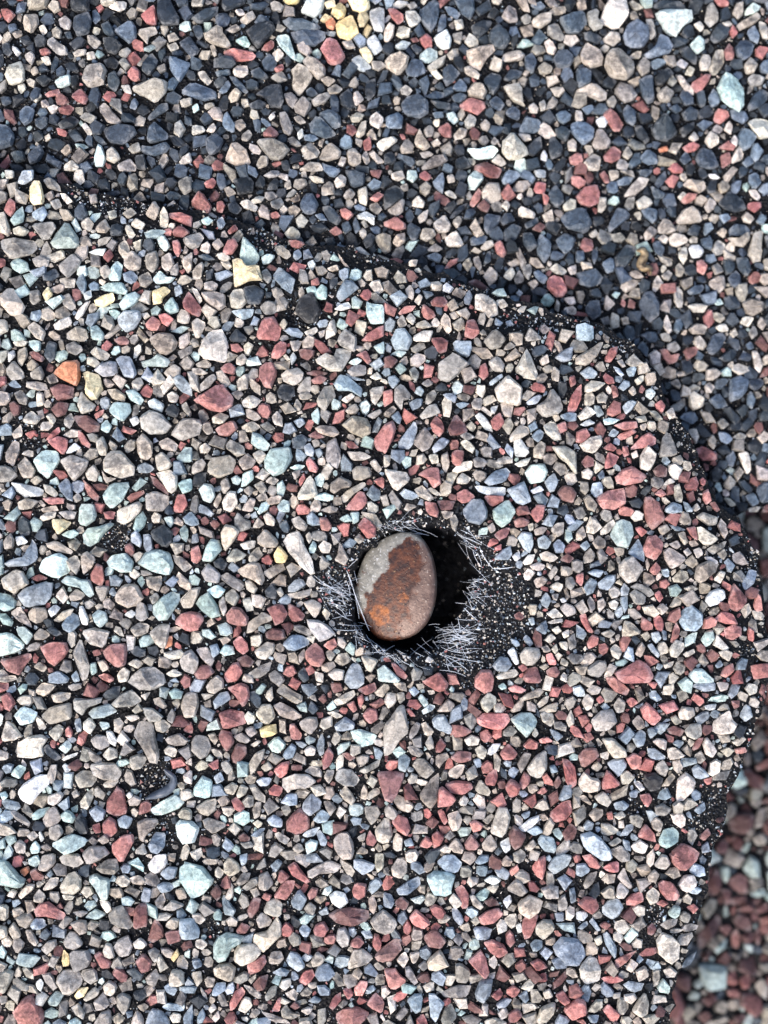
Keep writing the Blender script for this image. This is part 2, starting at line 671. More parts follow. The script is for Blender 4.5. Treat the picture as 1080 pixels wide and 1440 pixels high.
t 16,17 19,14 23,18 22,21 16,20
l 34,12 37,11 41,15 40,16 35,14
t 55,12 58,7 64,7 66,12 66,16 60,19 55,16
r 48,19 53,10 55,12 54,17 50,21
p 52,20 56,16 60,20 58,24
r 84,11 86,6 91,7 90,13 86,13
r 89,12 93,15 92,19 90,19
b 92,13 96,8 101,14 101,18 97,21 93,17
t 100,20 105,16 108,17 108,22 102,23
t 75,22 77,20 85,24 84,27 76,26
t 66,20 69,16 71,20 69,23
d 37,27 42,20 47,18 45,22 39,27
r 0,29 7,26 12,30 12,33 8,34 0,31
b 13,31 15,29 21,33 18,40 15,39
t 19,26 25,22 24,28 20,30
t 27,31 34,25 38,31 36,35 30,35
t 38,29 42,25 44,28 41,33
b 56,27 58,24 66,26 65,29 58,36 56,33
d 67,34 72,30 77,32 74,39 68,40
r 83,33 88,29 91,31 88,35
d 79,30 86,26 87,29 80,33
b 99,27 104,23 108,21 108,33 102,33
t 20,38 22,32 28,33 29,36 24,40
t 0,35 4,37 4,45 0,47
t 5,41 7,36 12,35 12,40 8,43
t 34,39 38,35 41,34 45,41 43,43 36,43
b 48,38 54,36 58,37 57,41 49,42
l 54,44 57,40 61,39 62,42 57,45
r 62,41 65,39 69,46 67,49 63,46
d 78,35 83,35 86,43 82,46 78,41
b 86,39 88,36 94,41 93,48 90,52 86,46
b 97,39 102,35 108,38 106,44 102,47 98,43
t 24,45 29,41 33,44 30,46
b 24,48 29,46 33,48 31,52 25,50
t 14,51 19,50 18,54 14,54
r 34,55 38,50 42,49 41,52 36,55
t 44,53 48,49 50,53 47,57
t 50,49 53,48 55,54 54,57 51,54
b 56,52 58,46 60,45 60,51 57,53
t 56,59 60,54 64,58 63,62 59,65 57,61
l 67,60 72,54 74,58 71,62
t 78,54 82,52 83,58 81,62 78,58
t 73,61 76,56 79,60 78,63 74,64
b 84,57 87,56 92,60 90,64 85,60
r 92,61 95,59 99,60 103,67 101,71 96,71 92,66
t 93,55 97,52 103,57 101,59 96,58
l 103,55 108,53 108,58 105,59
p 47,63 52,61 56,64 60,67 57,68 48,65
t 81,63 85,61 87,64 84,67
w 33,65 35,63 39,66 37,69 33,68
b 45,72 48,67 50,71 48,76 45,75
t 51,70 56,69 61,72 64,76 64,81 60,84 56,80 51,78
t 63,73 67,72 70,76 66,78
g 60,69 67,66 69,71 64,71
r 26,74 29,71 34,71 36,74 33,77 27,76
t 35,75 39,72 42,77 38,80
r 21,79 22,75 28,79 29,82 25,84 22,82
t 12,67 15,64 17,68 16,73 13,71
l 17,74 20,69 22,71 20,76
r 8,80 12,76 18,76 16,79 9,81
t 32,84 34,80 37,82 38,90 36,92 32,87
t 18,86 23,84 27,88 22,89 18,88
l 12,83 15,80 18,83 16,87
t 7,85 10,81 13,87 9,89
r 45,93 47,84 51,84 54,91 50,95
b 4,95 7,89 12,89 16,95 15,96
l 16,94 22,90 28,90 26,96 17,96
t 62,89 65,91 68,94 68,96 58,96 61,94
t 79,94 82,88 88,93 88,95 80,96
t 87,89 90,86 93,89 90,93
b 68,85 71,84 73,87 70,88
g 88,73 92,69 96,73 93,77 88,76
t 96,78 97,72 99,75 98,80
l 101,72 107,71 108,75 104,76
t 101,78 106,76 108,78 108,81 104,81
r 27,94 33,94 36,96 27,96
d 77,16 83,15 83,19 79,20
w 74,69 76,67 78,69 76,71
#t13
r 13,2 16,0 19,7 16,7
t 18,0 24,0 24,4 20,6
t 24,0 32,0 33,4 28,2
b 35,0 43,0 40,4 36,3
b 44,8 46,4 50,0 51,4 46,10
r 0,15 4,9 11,8 13,12 13,18 8,21 2,19
t 12,23 13,15 17,15 17,21 14,24
t 27,14 32,7 36,4 41,5 39,9 33,14 28,15
b 42,9 45,10 51,13 49,16 44,16
t 60,8 63,5 72,6 73,10 69,13 61,9
r 59,17 62,13 68,13 67,16 61,19
l 57,15 60,12 62,13 59,17
d 80,19 86,11 93,16 96,22 88,24 82,21
w 74,2 78,2 81,4 79,5 75,4
b 97,3 101,1 104,7 101,11 97,7
l 97,11 101,11 104,15 102,17 98,14
r 96,20 98,18 104,18 104,21 100,24 97,22
t 27,20 29,15 33,15 32,21 29,23
l 33,18 38,14 43,18 41,21 35,22
l 72,21 75,15 79,18 77,22 74,24
b 0,21 4,21 9,29 7,34 3,35 0,32
t 56,28 60,22 65,20 69,23 70,29 63,30 57,30
t 93,26 96,23 100,27 98,30 94,29
b 80,25 85,24 87,27 83,30
b 18,31 23,21 27,22 30,26 24,31 19,35
b 36,22 41,21 46,22 45,28 43,30 39,27
t 46,32 49,27 53,29 57,34 52,36 46,35
t 38,36 42,31 46,34 43,38 39,40
b 101,29 104,24 107,27 105,31
b 86,33 90,30 96,31 98,34 92,37 86,36
t 85,38 91,38 97,34 98,38 94,43 89,42
t 79,35 82,32 85,34 83,38
d 62,36 66,30 70,32 68,37
l 52,38 55,35 60,36 63,40 57,43 53,42
t 46,38 49,36 52,38 51,41 47,40
r 2,43 4,38 9,39 9,45 5,46
l 7,36 11,33 13,36 9,38
b 43,41 46,39 50,44 48,49 44,46
w 63,44 65,42 69,42 72,45 70,49 65,49
t 76,44 80,39 84,42 82,47 78,48
t 97,44 100,35 105,34 104,45 103,51 100,52 97,48
t 57,48 60,43 62,43 62,50 60,53
d 21,50 28,42 33,43 33,47 28,54 23,56
b 14,52 19,49 21,50 21,57 17,58
b 9,44 11,41 12,49 10,53 9,50
b 0,45 4,45 5,50 2,52 0,51
b 0,58 7,56 11,55 15,60 13,64 8,66 2,64
t 30,57 34,56 38,60 34,61 30,59
r 68,51 71,50 74,54 72,59 68,57
t 48,59 52,56 54,58 52,62 49,61
t 56,54 58,52 61,56 59,60 56,59
t 43,63 46,59 49,64 45,68 43,67
d 90,49 96,49 98,57 96,60 91,55
b 85,61 90,56 92,59 93,65 88,66
t 75,62 80,59 83,59 84,66 80,69 75,65
t 76,54 80,52 83,57 78,59
b 62,68 66,65 71,64 72,66 70,69 64,70
l 55,69 57,65 60,68 60,77 57,77 55,74
g 20,70 22,68 25,69 23,72
t 16,78 17,70 20,73 22,75 18,79
b 35,74 38,69 43,68 47,75 46,82 42,86 37,80
b 5,77 8,73 13,73 14,81 10,84 6,81
l 62,76 70,75 74,76 72,80 66,80
t 76,80 80,80 84,83 81,86 78,84
t 93,74 99,72 106,74 105,79 99,82 95,80
g 77,74 81,72 83,75 79,76
l 92,86 94,82 100,83 97,88
t 102,87 104,82 107,86 105,90
t 97,91 100,87 102,92 99,95
b 55,90 56,84 59,83 60,88 57,92
l 49,85 51,81 54,90 52,92 49,88
t 63,89 67,86 74,88 72,92 65,92
l 78,88 84,86 86,90 81,91
l 19,85 20,80 24,82 24,88 20,89
t 25,83 29,82 30,86 26,87
b 0,87 5,86 10,88 10,94 8,96 0,96
t 47,92 51,91 54,95 53,96 49,96
b 77,92 82,91 85,94 82,96 77,96
p 30,72 33,74 33,78 29,77
r 26,72 28,74 27,77 25,75
t 105,50 108,48 108,57 106,56
#t20
l 7,0 16,0 14,3 9,3
g 16,0 23,0 23,5 20,6 17,3
d 25,8 27,0 32,1 31,10 28,12
t 37,2 42,0 47,5 43,8 38,6
l 51,6 54,3 62,8 60,11 54,10
l 49,9 53,9 57,13 54,15 49,13
t 86,0 100,0 98,5 94,8 90,7 87,4
t 100,6 108,2 108,7 102,10
r 65,0 72,0 72,2 67,2
t 10,5 15,3 16,8 12,14 10,12
p 16,6 20,5 25,9 24,12 19,10
l 0,7 4,5 5,6 2,12 0,13
w 5,6 8,5 9,8 5,12
t 4,15 8,11 14,17 14,21 7,22 4,18
t 15,13 19,10 22,13 19,17 16,16
t 17,18 23,14 25,19 24,22 18,21
r 0,20 4,20 4,24 0,26
o 30,17 37,11 45,11 45,22 43,25 34,21
y 47,18 50,17 57,20 58,26 55,32 51,33 48,29 49,23
w 53,17 62,11 66,12 66,19 59,20
b 65,10 68,8 74,9 77,18 75,21 70,20 68,15
g 77,12 85,10 89,7 96,11 94,15 85,14 79,15
t 92,18 98,13 102,15 101,20 95,21
b 98,20 102,19 108,25 108,31 99,25
t 26,20 30,18 33,23 28,24
p 28,26 35,24 42,26 41,32 33,34 30,31
p 29,38 33,34 39,35 37,41 32,43
l 15,23 26,24 27,27 22,28 15,26
t 8,29 12,27 16,32 15,36 11,35
t 0,28 5,29 6,33 3,36 0,36
l 21,29 25,29 25,36 21,37
t 44,36 46,28 50,33 54,36 52,39 46,41
t 60,27 66,27 71,31 70,34 63,32
g 71,28 76,27 81,33 79,36 73,33
t 74,23 79,20 81,24 78,28 75,27
g 61,39 64,34 73,35 74,40 69,45 65,43
g 83,34 87,32 93,36 91,40 84,37
t 94,30 97,28 101,31 99,35 95,34
d 93,39 97,35 101,38 100,43 95,42
t 102,36 105,34 108,40 107,43
p 41,42 50,42 56,47 55,51 50,52 44,47
r 53,41 59,38 58,41 54,44
t 13,44 18,39 23,44 20,47 14,46
t 26,42 29,40 32,44 30,47
t 36,44 40,40 42,44 39,49 36,47
t 79,42 84,39 90,40 97,47 93,52 84,53 80,49
t 96,52 102,44 108,43 108,54 102,56
w 73,44 77,42 79,45 75,48
g 57,47 60,44 63,48 61,52 57,50
l 7,52 12,47 13,53 8,55
r 26,55 33,48 34,51 28,56
r 27,56 32,53 38,55 38,60 36,64 30,60
r 44,50 47,52 51,58 50,60 46,58 44,54
r 14,52 20,50 21,52 17,55
w 37,63 42,57 46,60 40,63
t 3,64 7,56 11,57 11,62 8,70 4,68
g 19,67 25,61 33,62 34,67 27,77 22,74
t 34,67 40,64 50,67 49,71 42,79 39,75
t 10,70 14,65 20,72 18,77 13,77
t 0,70 5,70 10,75 6,79 0,78
t 54,56 58,53 61,60 60,64 56,64
t 58,67 62,62 69,62 76,70 76,75 67,77 59,73
t 77,56 81,52 86,57 86,64 83,67 78,65
t 70,59 74,55 77,56 76,61 71,63
t 89,57 94,54 100,58 99,62 92,61
l 87,65 91,62 97,69 95,72 89,73
g 99,66 104,60 108,60 108,68 102,68
b 77,70 82,68 87,72 84,74 78,74
t 48,75 53,69 56,74 54,79 50,78
t 57,72 60,77 66,77 60,80
l 88,74 96,72 100,76 100,83 96,86 91,79
p 83,75 88,77 95,84 95,87 89,83
w 6,79 11,80 24,83 24,87 15,88 10,85
b 33,81 38,77 41,82 41,90 38,89
t 24,80 28,81 33,86 31,88 26,85
r 47,78 51,81 56,87 55,90 50,87
g 58,86 63,80 72,79 73,82 69,90 63,94 59,90
g 100,80 108,77 108,84 103,86
t 82,87 87,84 95,87 95,92 91,96 83,95
r 98,93 100,86 104,86 106,92 103,96 98,96
t 10,90 16,88 22,90 18,94 11,95
r 24,88 36,88 36,91 28,92
t 66,95 78,90 80,92 79,96
g 45,92 53,91 54,96 46,96
t 23,94 31,92 33,95 24,96
t 41,88 44,85 46,89 43,91
t 17,78 21,75 24,78 20,81
#t21
t 4,6 6,0 11,0 19,9 19,12 13,11 6,9
l 11,0 20,0 21,4 17,4
r 44,9 47,2 50,0 53,1 53,6 49,10
t 55,0 62,0 60,5 57,6
t 70,10 76,7 80,9 82,4 89,5 89,10 84,17 79,17 71,13
t 82,0 93,0 92,6 84,3
g 102,3 108,0 108,7 105,7
r 92,8 98,5 101,11 99,13 95,9
g 88,12 93,9 96,11 92,14
p 60,5 69,5 69,8 65,11 61,9
t 25,9 29,7 31,10 28,14 25,13
t 2,13 8,10 11,13 9,15 3,15
w 55,9 57,6 59,9 56,14
r 16,15 22,12 25,15 24,19 18,18
r 38,15 42,12 46,12 48,18 45,26 41,26 38,21
t 50,19 54,16 60,15 63,18 62,22 58,25 52,23
t 0,15 5,15 9,18 6,19 0,18
t 13,18 16,16 20,20 22,24 19,26 15,22
t 4,25 12,18 14,21 10,26 5,28
t 59,28 64,20 67,20 67,28 62,30
r 67,22 72,19 76,21 73,24 68,24
p 64,18 70,16 77,18 70,20
t 87,17 94,13 98,14 98,19 90,20
b 80,24 83,19 88,20 96,27 95,31 89,28 82,28
b 86,18 92,20 98,22 92,22
l 100,20 104,17 107,21 103,22
r 1,33 5,30 13,25 18,25 24,32 23,36 18,40 9,38 3,35
t 25,22 31,18 31,27 26,28
t 22,29 27,27 29,30 26,33
l 28,34 33,30 39,33 36,37 29,37
d 48,28 50,24 57,24 58,30 54,34 49,32
t 70,33 74,26 79,25 81,31 77,35 75,39 71,37
t 60,30 65,28 68,31 65,33 61,33
l 84,33 90,29 92,31 87,35
l 100,26 108,25 103,36 101,34
t 30,38 33,38 39,43 36,45 31,43
t 57,39 59,32 62,36 61,39
g 67,41 71,37 72,44 71,47 68,45
t 45,42 48,39 51,43 51,48 47,47
b 57,45 62,43 64,46 60,49
t 86,39 92,35 94,38 92,41 88,41
t 98,42 106,38 107,40 102,44
t 84,47 90,42 98,43 101,48 100,52 95,54 89,51
r 13,49 21,45 24,45 26,49 20,54 15,53
t 11,43 16,40 21,42 18,46 12,46
t 0,45 4,44 6,48 4,53 0,54
t 6,46 10,45 12,51 9,53 6,50
t 28,48 34,45 39,48 35,51 29,51
t 69,49 72,47 80,48 83,52 79,54 72,52
r 102,56 106,50 108,48 108,63 104,61
t 38,47 43,45 47,49 43,51
g 33,57 34,51 38,52 44,58 42,62 36,60
d 56,55 62,52 65,55 63,61 57,60
p 65,53 70,50 75,54 70,55
t 19,58 22,55 30,60 29,64 25,65 20,61
t 75,64 76,57 81,54 83,60 84,66 82,72 76,68
b 63,59 66,57 69,62 68,65 64,64
b 69,61 72,60 74,63 71,66
r 86,56 90,56 94,60 88,60
t 87,62 94,62 101,65 97,67 90,67
t 4,60 8,57 11,60 9,63 5,63
t 34,63 39,61 42,64 38,69 35,66
t 9,70 12,65 21,64 25,67 23,74 15,77 9,74
t 26,67 31,63 36,67 34,71 29,73
g 41,67 45,60 55,60 56,66 52,74 46,76 41,71
t 0,70 6,66 8,69 6,73 0,75
r 64,68 66,65 71,71 70,74 66,73
g 55,71 59,69 64,70 60,73
t 56,74 61,72 61,75 58,78
t 100,68 103,66 107,72 105,74
t 90,73 93,70 100,71 101,76 96,78 91,78
g 28,82 29,74 34,72 35,77 31,81
g 22,77 25,75 28,78 26,81 23,80
g 4,83 7,80 12,81 13,87 10,91 6,89
t 16,79 20,76 22,82 18,86
r 60,80 63,74 64,77 61,82
t 59,87 66,75 69,79 71,87 66,89 60,89
g 48,80 51,78 53,83 51,88 48,86
g 69,77 72,74 75,77 73,82 70,81
t 78,80 83,76 90,79 89,82 84,83 80,86 78,84
t 83,88 88,83 97,79 98,81 91,86 86,91
t 36,88 41,85 43,89 38,90
r 86,94 94,84 97,85 99,90 95,95 89,95
b 98,86 102,81 106,84 106,89 102,90
t 17,90 21,84 25,85 26,91 22,96 18,95
t 28,95 33,88 36,89 34,96
g 48,93 51,89 55,90 55,96 49,96
t 66,96 70,88 73,92 72,96
t 72,95 78,92 82,94 81,96
t 12,92 16,85 17,88 14,94
t 41,79 44,76 49,78 46,81
t 29,84 32,81 35,83 33,87
r 102,78 108,76 108,83
#t22
b 4,0 15,0 13,5 6,5
r 27,0 36,0 35,6 31,7
b 39,0 49,0 49,5 48,9 43,8 39,4
t 56,0 68,0 65,4 60,5
t 67,5 71,0 74,3 70,5
p 0,9 4,8 8,11 4,15 0,15
g 4,7 8,5 13,6 10,9
g 6,15 9,12 13,16 9,19
b 2,20 6,19 9,22 5,27 3,24
t 30,12 38,7 43,9 48,13 44,16 41,19 36,23 31,22
t 58,12 63,8 68,13 67,17 62,17
r 54,14 57,12 59,19 56,22 53,19
l 74,15 80,4 83,9 86,18 85,22 78,20 74,17
b 96,9 101,5 106,3 105,11 100,12
t 87,11 92,7 93,12 89,14
t 94,20 96,14 99,17 98,23 95,22
r 104,20 107,19 108,24 105,26
b 59,23 66,18 67,20 60,25
t 62,27 69,19 78,26 77,35 74,36 64,34
r 82,26 85,23 91,26 90,29 84,28
t 21,24 25,21 28,24 24,26
t 14,16 17,14 20,18 18,23 15,20
b 17,29 20,25 23,28 21,31
r 0,28 5,27 5,34 0,37
t 6,26 10,24 15,30 14,33 11,33 10,39 6,34
t 23,35 24,30 28,27 30,30 25,36
b 14,35 19,32 22,32 21,37 16,39
b 33,30 36,29 41,31 40,35 36,33
b 40,35 44,34 48,35 43,38
t 49,35 51,32 55,32 54,39 50,38
b 80,34 87,30 89,31 86,35 81,36
t 85,37 91,33 94,26 98,31 101,38 97,41 90,43
r 103,39 105,31 108,27 108,39 105,41
t 20,42 25,36 29,35 32,40 28,42 21,44
t 0,40 5,36 7,38 3,43 0,42
b 4,42 8,39 10,43 9,47 5,44
w 60,37 64,36 62,41 60,40
r 60,45 65,40 68,46 64,50 61,49
w 51,42 54,40 60,47 61,51 56,49
p 36,49 40,41 46,47 47,51 41,53 37,53
r 26,46 29,42 33,45 34,50 31,54 27,50
r 0,47 5,45 7,49 4,57 1,63 0,62
b 8,56 14,49 17,45 19,49 16,59 12,62 8,60
t 17,55 21,50 23,48 28,55 25,61 21,62 17,58
b 27,60 33,54 37,56 34,60 28,63
t 66,46 71,42 73,48 70,53
l 70,54 76,47 81,48 82,52 76,55 71,57
b 83,53 87,49 90,51 87,57 84,55
l 89,48 93,45 97,46 100,55 96,56 91,52
r 97,47 102,45 103,50 99,52
b 99,42 103,40 108,40 108,45 101,44
t 46,48 49,45 52,48 50,51
t 42,53 46,51 51,54 47,56
l 43,57 46,55 51,60 50,63 46,61
w 73,61 73,55 77,55 82,62 79,65 74,65
b 68,61 69,57 73,61 72,66
t 84,60 88,56 91,58 89,66 84,65
t 94,59 102,59 108,62 108,75 103,69
r 38,63 40,61 45,62 44,69 41,71 38,68
t 32,64 36,62 37,69 35,74 33,72
t 38,73 44,68 50,67 49,72 42,74
t 50,66 53,65 58,68 56,71 51,71
l 73,69 80,66 83,65 80,70 76,71
g 79,74 83,69 90,69 92,73 89,79 82,80
l 0,72 8,73 13,74 15,78 8,84 5,83
r 19,75 25,71 31,71 32,80 28,83 24,77
b 56,79 62,73 69,71 71,74 68,79 59,81
b 90,79 96,74 98,79 96,84 93,85
t 41,77 44,74 49,77 47,80 41,80
w 51,81 60,82 68,82 68,87 60,87 54,85
b 69,83 75,81 79,79 83,90 77,92 73,90
r 41,85 46,83 51,87 50,90 44,91 41,89
p 97,85 101,81 106,82 108,86 106,91 99,89
t 17,83 21,81 28,88 25,90 19,87
l 24,83 27,82 32,86 30,87
r 56,87 67,87 67,90 60,93
b 45,94 50,89 55,89 58,95 57,96 45,96
g 61,95 69,89 74,95 73,96 61,96
r 82,96 86,92 91,92 90,96
r 23,90 29,91 31,96 24,96
w 82,84 88,81 90,84 84,86
t 25,64 30,63 31,68 27,69
p 30,90 40,90 38,95 32,95
t 0,64 4,64 3,70 0,71
#t23
t 0,9 7,5 13,1 15,1 12,8 6,14 0,13
r 16,9 19,4 23,3 23,7 19,12 16,12
b 34,4 37,0 41,4 40,9 36,6
t 51,2 56,0 59,4 55,7 51,5
r 47,5 50,4 53,8 58,7 56,12 52,13 49,9
b 73,4 78,0 82,0 81,4 77,8 74,7
b 95,2 98,0 100,4 97,5
l 99,6 102,5 105,14 103,18 100,15
d 59,11 64,10 66,17 62,19 59,16
b 2,18 7,14 12,18 10,21 5,21
b 21,14 24,15 27,19 25,20
l 23,11 26,10 28,14 26,15
t 73,16 78,15 82,18 77,22 73,22
l 85,13 88,11 89,14 87,17
t 53,23 57,21 59,25 58,27
t 63,26 66,24 70,26 68,29 64,28
l 72,25 75,23 78,26 76,29 73,29
l 31,23 35,20 38,19 38,22 34,25
t 5,25 9,22 16,24 12,28 5,29
r 20,24 23,26 24,31 21,32
r 0,27 3,24 3,31 0,38
g 39,28 42,26 45,29 42,33 39,31
t 29,28 32,25 34,29 32,31
b 86,22 92,19 97,22 96,27 92,32 86,34
b 97,22 104,21 106,24 101,28 97,26
b 96,31 98,28 101,33 99,38 96,36
l 63,31 66,28 72,32 71,37 66,39 64,37
b 74,33 80,29 86,37 79,38
b 26,37 31,33 34,34 31,39 28,41
b 10,36 13,36 16,41 12,43
r 44,35 48,33 50,36 48,41 45,38
t 41,39 45,39 49,44 45,45
b 58,43 66,39 69,44 65,47
l 50,40 54,37 56,43 52,44
t 79,46 82,43 86,47 82,50
w 2,47 8,44 11,46 5,48
g 15,44 19,43 25,44 22,46 16,47
r 21,47 28,45 34,45 34,49 28,50
b 18,53 21,49 24,51 22,54
t 40,45 44,45 45,49 43,51 40,49
t 33,43 39,42 40,45 35,46
r 0,51 6,49 8,53 4,57 0,57
t 2,58 8,54 14,53 15,57 10,63 5,62
r 23,53 32,49 34,51 25,56
r 30,61 36,54 41,51 45,55 44,58 36,60
r 15,60 19,57 23,60 21,62
t 46,65 48,55 52,51 55,57 57,63 53,65
l 63,50 67,49 69,54 67,58 65,55
b 80,51 84,51 88,55 85,58 81,56
t 88,54 92,51 96,53 94,56
t 74,55 77,52 79,56 77,61 74,58
l 36,65 40,58 45,63 44,68 41,73 36,71
r 67,60 71,59 79,63 79,67 71,67 68,64
b 84,65 88,61 90,66 88,71 85,70
r 3,68 6,64 10,66 10,70 5,71
r 16,68 18,62 24,65 20,71 16,72
l 91,63 96,62 98,66 98,73 96,75 93,69
r 22,76 26,72 32,70 40,76 37,79 28,81 22,80
p 43,72 47,69 51,71 51,76 45,76
d 75,74 79,70 82,73 80,79 76,79
t 83,80 86,75 90,79 86,84 83,82
b 12,75 15,72 16,77 13,78
l 49,81 53,77 56,79 51,81
t 55,81 58,80 60,88 59,91 56,90
b 9,80 14,79 15,86 11,88 8,85
r 11,88 18,84 27,83 28,91 21,95 14,94
r 38,88 42,87 46,90 49,96 38,96
r 44,86 48,83 51,86 48,88
r 71,85 74,83 76,90 73,92 71,89
t 4,88 7,86 12,92 10,96 6,94
b 95,87 100,85 103,91 99,93
b 101,83 106,79 108,80 108,90 104,91
b 50,94 54,90 59,92 60,96 50,96
b 60,90 63,91 66,96 62,96
t 83,88 86,88 90,92 87,93
l 65,94 68,91 70,94 67,96
p 106,92 108,91 108,96 104,96
t 97,94 104,93 102,96 97,96
r 75,91 78,90 81,95 79,96
r 26,59 29,59 30,64 27,65
b 68,5 72,8 70,11 67,10
l 31,63 34,61 35,65 32,66
#t30
t 22,3 26,0 32,0 31,3 24,5
t 33,0 43,0 42,4 37,4
g 44,5 46,0 54,0 55,4 49,8 45,7
r 58,0 65,0 64,4 60,4
t 66,3 69,0 78,0 74,5 70,7 66,5
l 85,3 87,0 91,2 90,6 86,6
g 92,3 97,2 98,6 96,9
b 103,3 107,0 108,1 108,7 104,6
d 10,5 13,2 17,5 17,12 12,14
y 29,4 36,4 40,6 38,9 33,13 30,9
g 34,13 42,10 45,12 41,15
g 47,12 50,9 57,8 62,6 64,7 59,12 55,17 50,20 47,16
d 85,11 92,7 97,11 97,17 93,20 86,15
g 101,10 104,7 106,10 105,17 102,15
b 74,12 77,10 80,16 79,20 74,17
t 2,17 6,12 8,15 8,20 3,21
w 8,14 13,13 16,17 10,19
t 26,18 32,16 41,22 40,24 31,22 27,20
b 18,15 21,19 22,25 20,28 17,30 5,31 3,29 5,27 14,25 18,22
g 22,33 25,26 33,23 38,26 39,34 34,37 28,36
t 37,27 43,24 46,29 43,35 39,32
t 46,24 49,22 54,26 52,31 47,35
g 60,29 64,24 71,23 75,28 74,34 68,34
g 78,29 83,22 90,21 95,23 98,31 95,36 87,34
t 97,24 102,25 108,31 104,34 99,29
r 51,36 54,29 58,30 59,38 57,42 52,39
p 70,19 74,17 76,22 74,25 71,23
l 1,38 9,32 13,33 17,40 12,43 9,46 3,43
r 17,37 22,35 27,37 21,39
b 10,47 14,43 20,41 27,39 30,40 29,48 25,52 15,54
g 35,39 38,36 42,36 46,38 51,38 53,46 50,48 46,43 38,41
t 39,47 43,43 48,46 46,49 40,50
t 53,42 62,42 59,49 57,50
t 65,47 69,41 77,40 81,48 76,53 72,54 66,51
t 82,37 91,36 91,41 89,45 83,42
g 86,53 91,48 97,45 101,46 101,50 95,60 90,61 86,57
t 101,50 108,43 108,54 104,54
t 84,48 88,45 90,48 86,52
g 0,45 5,46 9,50 8,54 4,56 0,52
t 6,57 11,53 17,62 18,65 10,61
t 16,57 20,53 26,54 27,59 22,63 17,61
w 27,55 31,52 34,54 29,59
t 30,61 35,56 42,54 40,58 33,62
b 35,63 40,56 44,59 45,64 40,68 36,66
w 45,53 47,53 50,60 49,64 46,63
g 52,58 55,55 60,56 61,61 57,65 54,63
t 76,59 78,50 82,52 84,59 80,62
w 70,58 74,55 77,57 74,60
r 98,62 102,57 107,56 108,57 108,66 104,66
t 84,68 90,63 96,63 95,70 93,77 89,75
o 93,75 95,70 97,70 97,75 93,77
t 73,66 78,62 84,63 83,68 76,70
t 46,67 52,65 62,67 60,73 58,76 50,74
g 9,65 14,64 19,69 15,75 13,72
g 0,69 6,67 14,74 13,77 0,82
d 26,66 30,64 35,68 32,70
t 19,69 23,65 28,69 25,72 20,72
r 23,76 29,73 37,73 39,77 36,82 31,87 27,84
t 41,79 46,71 48,79 51,87 49,94 46,94
r 58,79 63,74 70,74 72,77 71,86 66,87 60,83
r 0,83 8,82 17,79 18,82 14,86 11,92 5,90
d 73,78 77,75 82,78 82,81 76,81
t 72,85 76,82 81,85 78,88
t 19,87 22,84 27,87 25,90
t 73,93 80,88 87,87 92,91 93,96 72,96
t 66,92 70,87 73,89 72,95 67,96
l 93,91 98,88 103,91 99,93
t 101,84 104,79 108,77 108,90 103,89
r 55,92 61,91 65,94 62,96 57,94
b 27,92 33,89 39,93 38,96 28,96
b 40,92 43,89 45,95 42,96
t 0,93 8,92 10,94 4,96 0,95
g 51,85 54,84 55,90 52,92
t 55,84 59,83 62,88 58,90
r 52,78 56,77 57,80 53,81
b 95,95 99,93 101,96
t 70,70 68,65 65,64 64,67
t 73,33 76,32 79,35 76,38 73,36
#t31
t 24,4 26,0 30,4 33,5 33,9 28,11 24,8
t 34,9 37,3 41,7 38,9
l 40,2 43,0 47,5 46,8 42,7
d 49,7 53,4 55,9 54,12 51,11
l 56,4 60,2 65,8 63,11 58,9
r 72,3 76,3 79,8 77,11 73,10
g 83,4 88,1 91,5 86,6
g 89,0 94,0 94,5 91,7
t 95,0 103,1 107,7 105,10 101,6
r 93,8 97,3 104,9 103,14 99,15
p 10,6 13,4 16,7 13,10
t 16,12 19,7 24,8 27,11 23,17 19,22 17,19
t 37,14 41,9 49,17 47,20 41,20 37,17
l 51,17 54,12 60,11 63,17 67,26 69,34 67,35 60,29 55,23
t 64,13 66,11 68,14 66,18
l 71,19 74,16 78,18 77,23 73,23
g 66,20 68,16 70,18 69,23 66,23
t 82,24 83,17 85,20 88,26 86,30 80,27
l 91,15 94,12 97,15 94,18
g 6,27 8,19 11,15 15,16 17,21 13,26 11,28
b 0,0 3,4 4,7 0,8
r 0,20 4,19 6,26 3,29 0,28
b 0,13 3,12 4,17 0,18
t 19,26 24,20 31,24 28,27 20,28
l 27,18 32,16 36,16 35,20 29,21
t 32,25 37,19 41,23 35,29 32,28
y 46,24 49,19 54,25 52,29 47,28
t 40,34 46,30 53,29 54,32 48,35 43,38
d 12,28 16,25 20,29 18,33 13,31
t 5,34 9,29 16,35 15,40 8,39
t 16,36 20,34 27,38 30,41 27,45 22,42 17,38
t 26,33 33,28 38,29 41,38 39,41 34,38 28,36
t 72,33 73,24 78,29 75,32
b 54,42 58,38 62,38 64,41 59,45 54,45
d 41,44 45,40 48,43 47,49 42,48
t 54,46 60,45 67,43 66,47 61,49 55,48
t 47,44 50,42 52,46 50,48
t 30,39 33,38 37,43 35,46 31,44
g 2,51 5,47 10,45 15,53 16,58 11,60 6,56
g 8,44 15,41 19,44 16,48 13,48
t 19,46 23,43 27,48 24,53 19,50
t 15,50 18,47 20,54 18,59
t 0,43 5,42 3,48 0,51
l 28,49 33,48 35,55 31,56
r 19,58 23,53 28,54 32,60 31,64 25,64 20,62
t 31,68 31,63 36,59 40,56 45,59 45,61 39,63 34,68
r 42,54 47,52 51,52 54,57 52,61 47,64 45,59
r 54,51 60,54 64,58 62,61 57,62 54,57
t 63,51 68,49 73,52 72,56 69,60 65,55
t 73,56 75,54 78,57 76,61
r 0,57 4,57 7,60 4,66 0,67
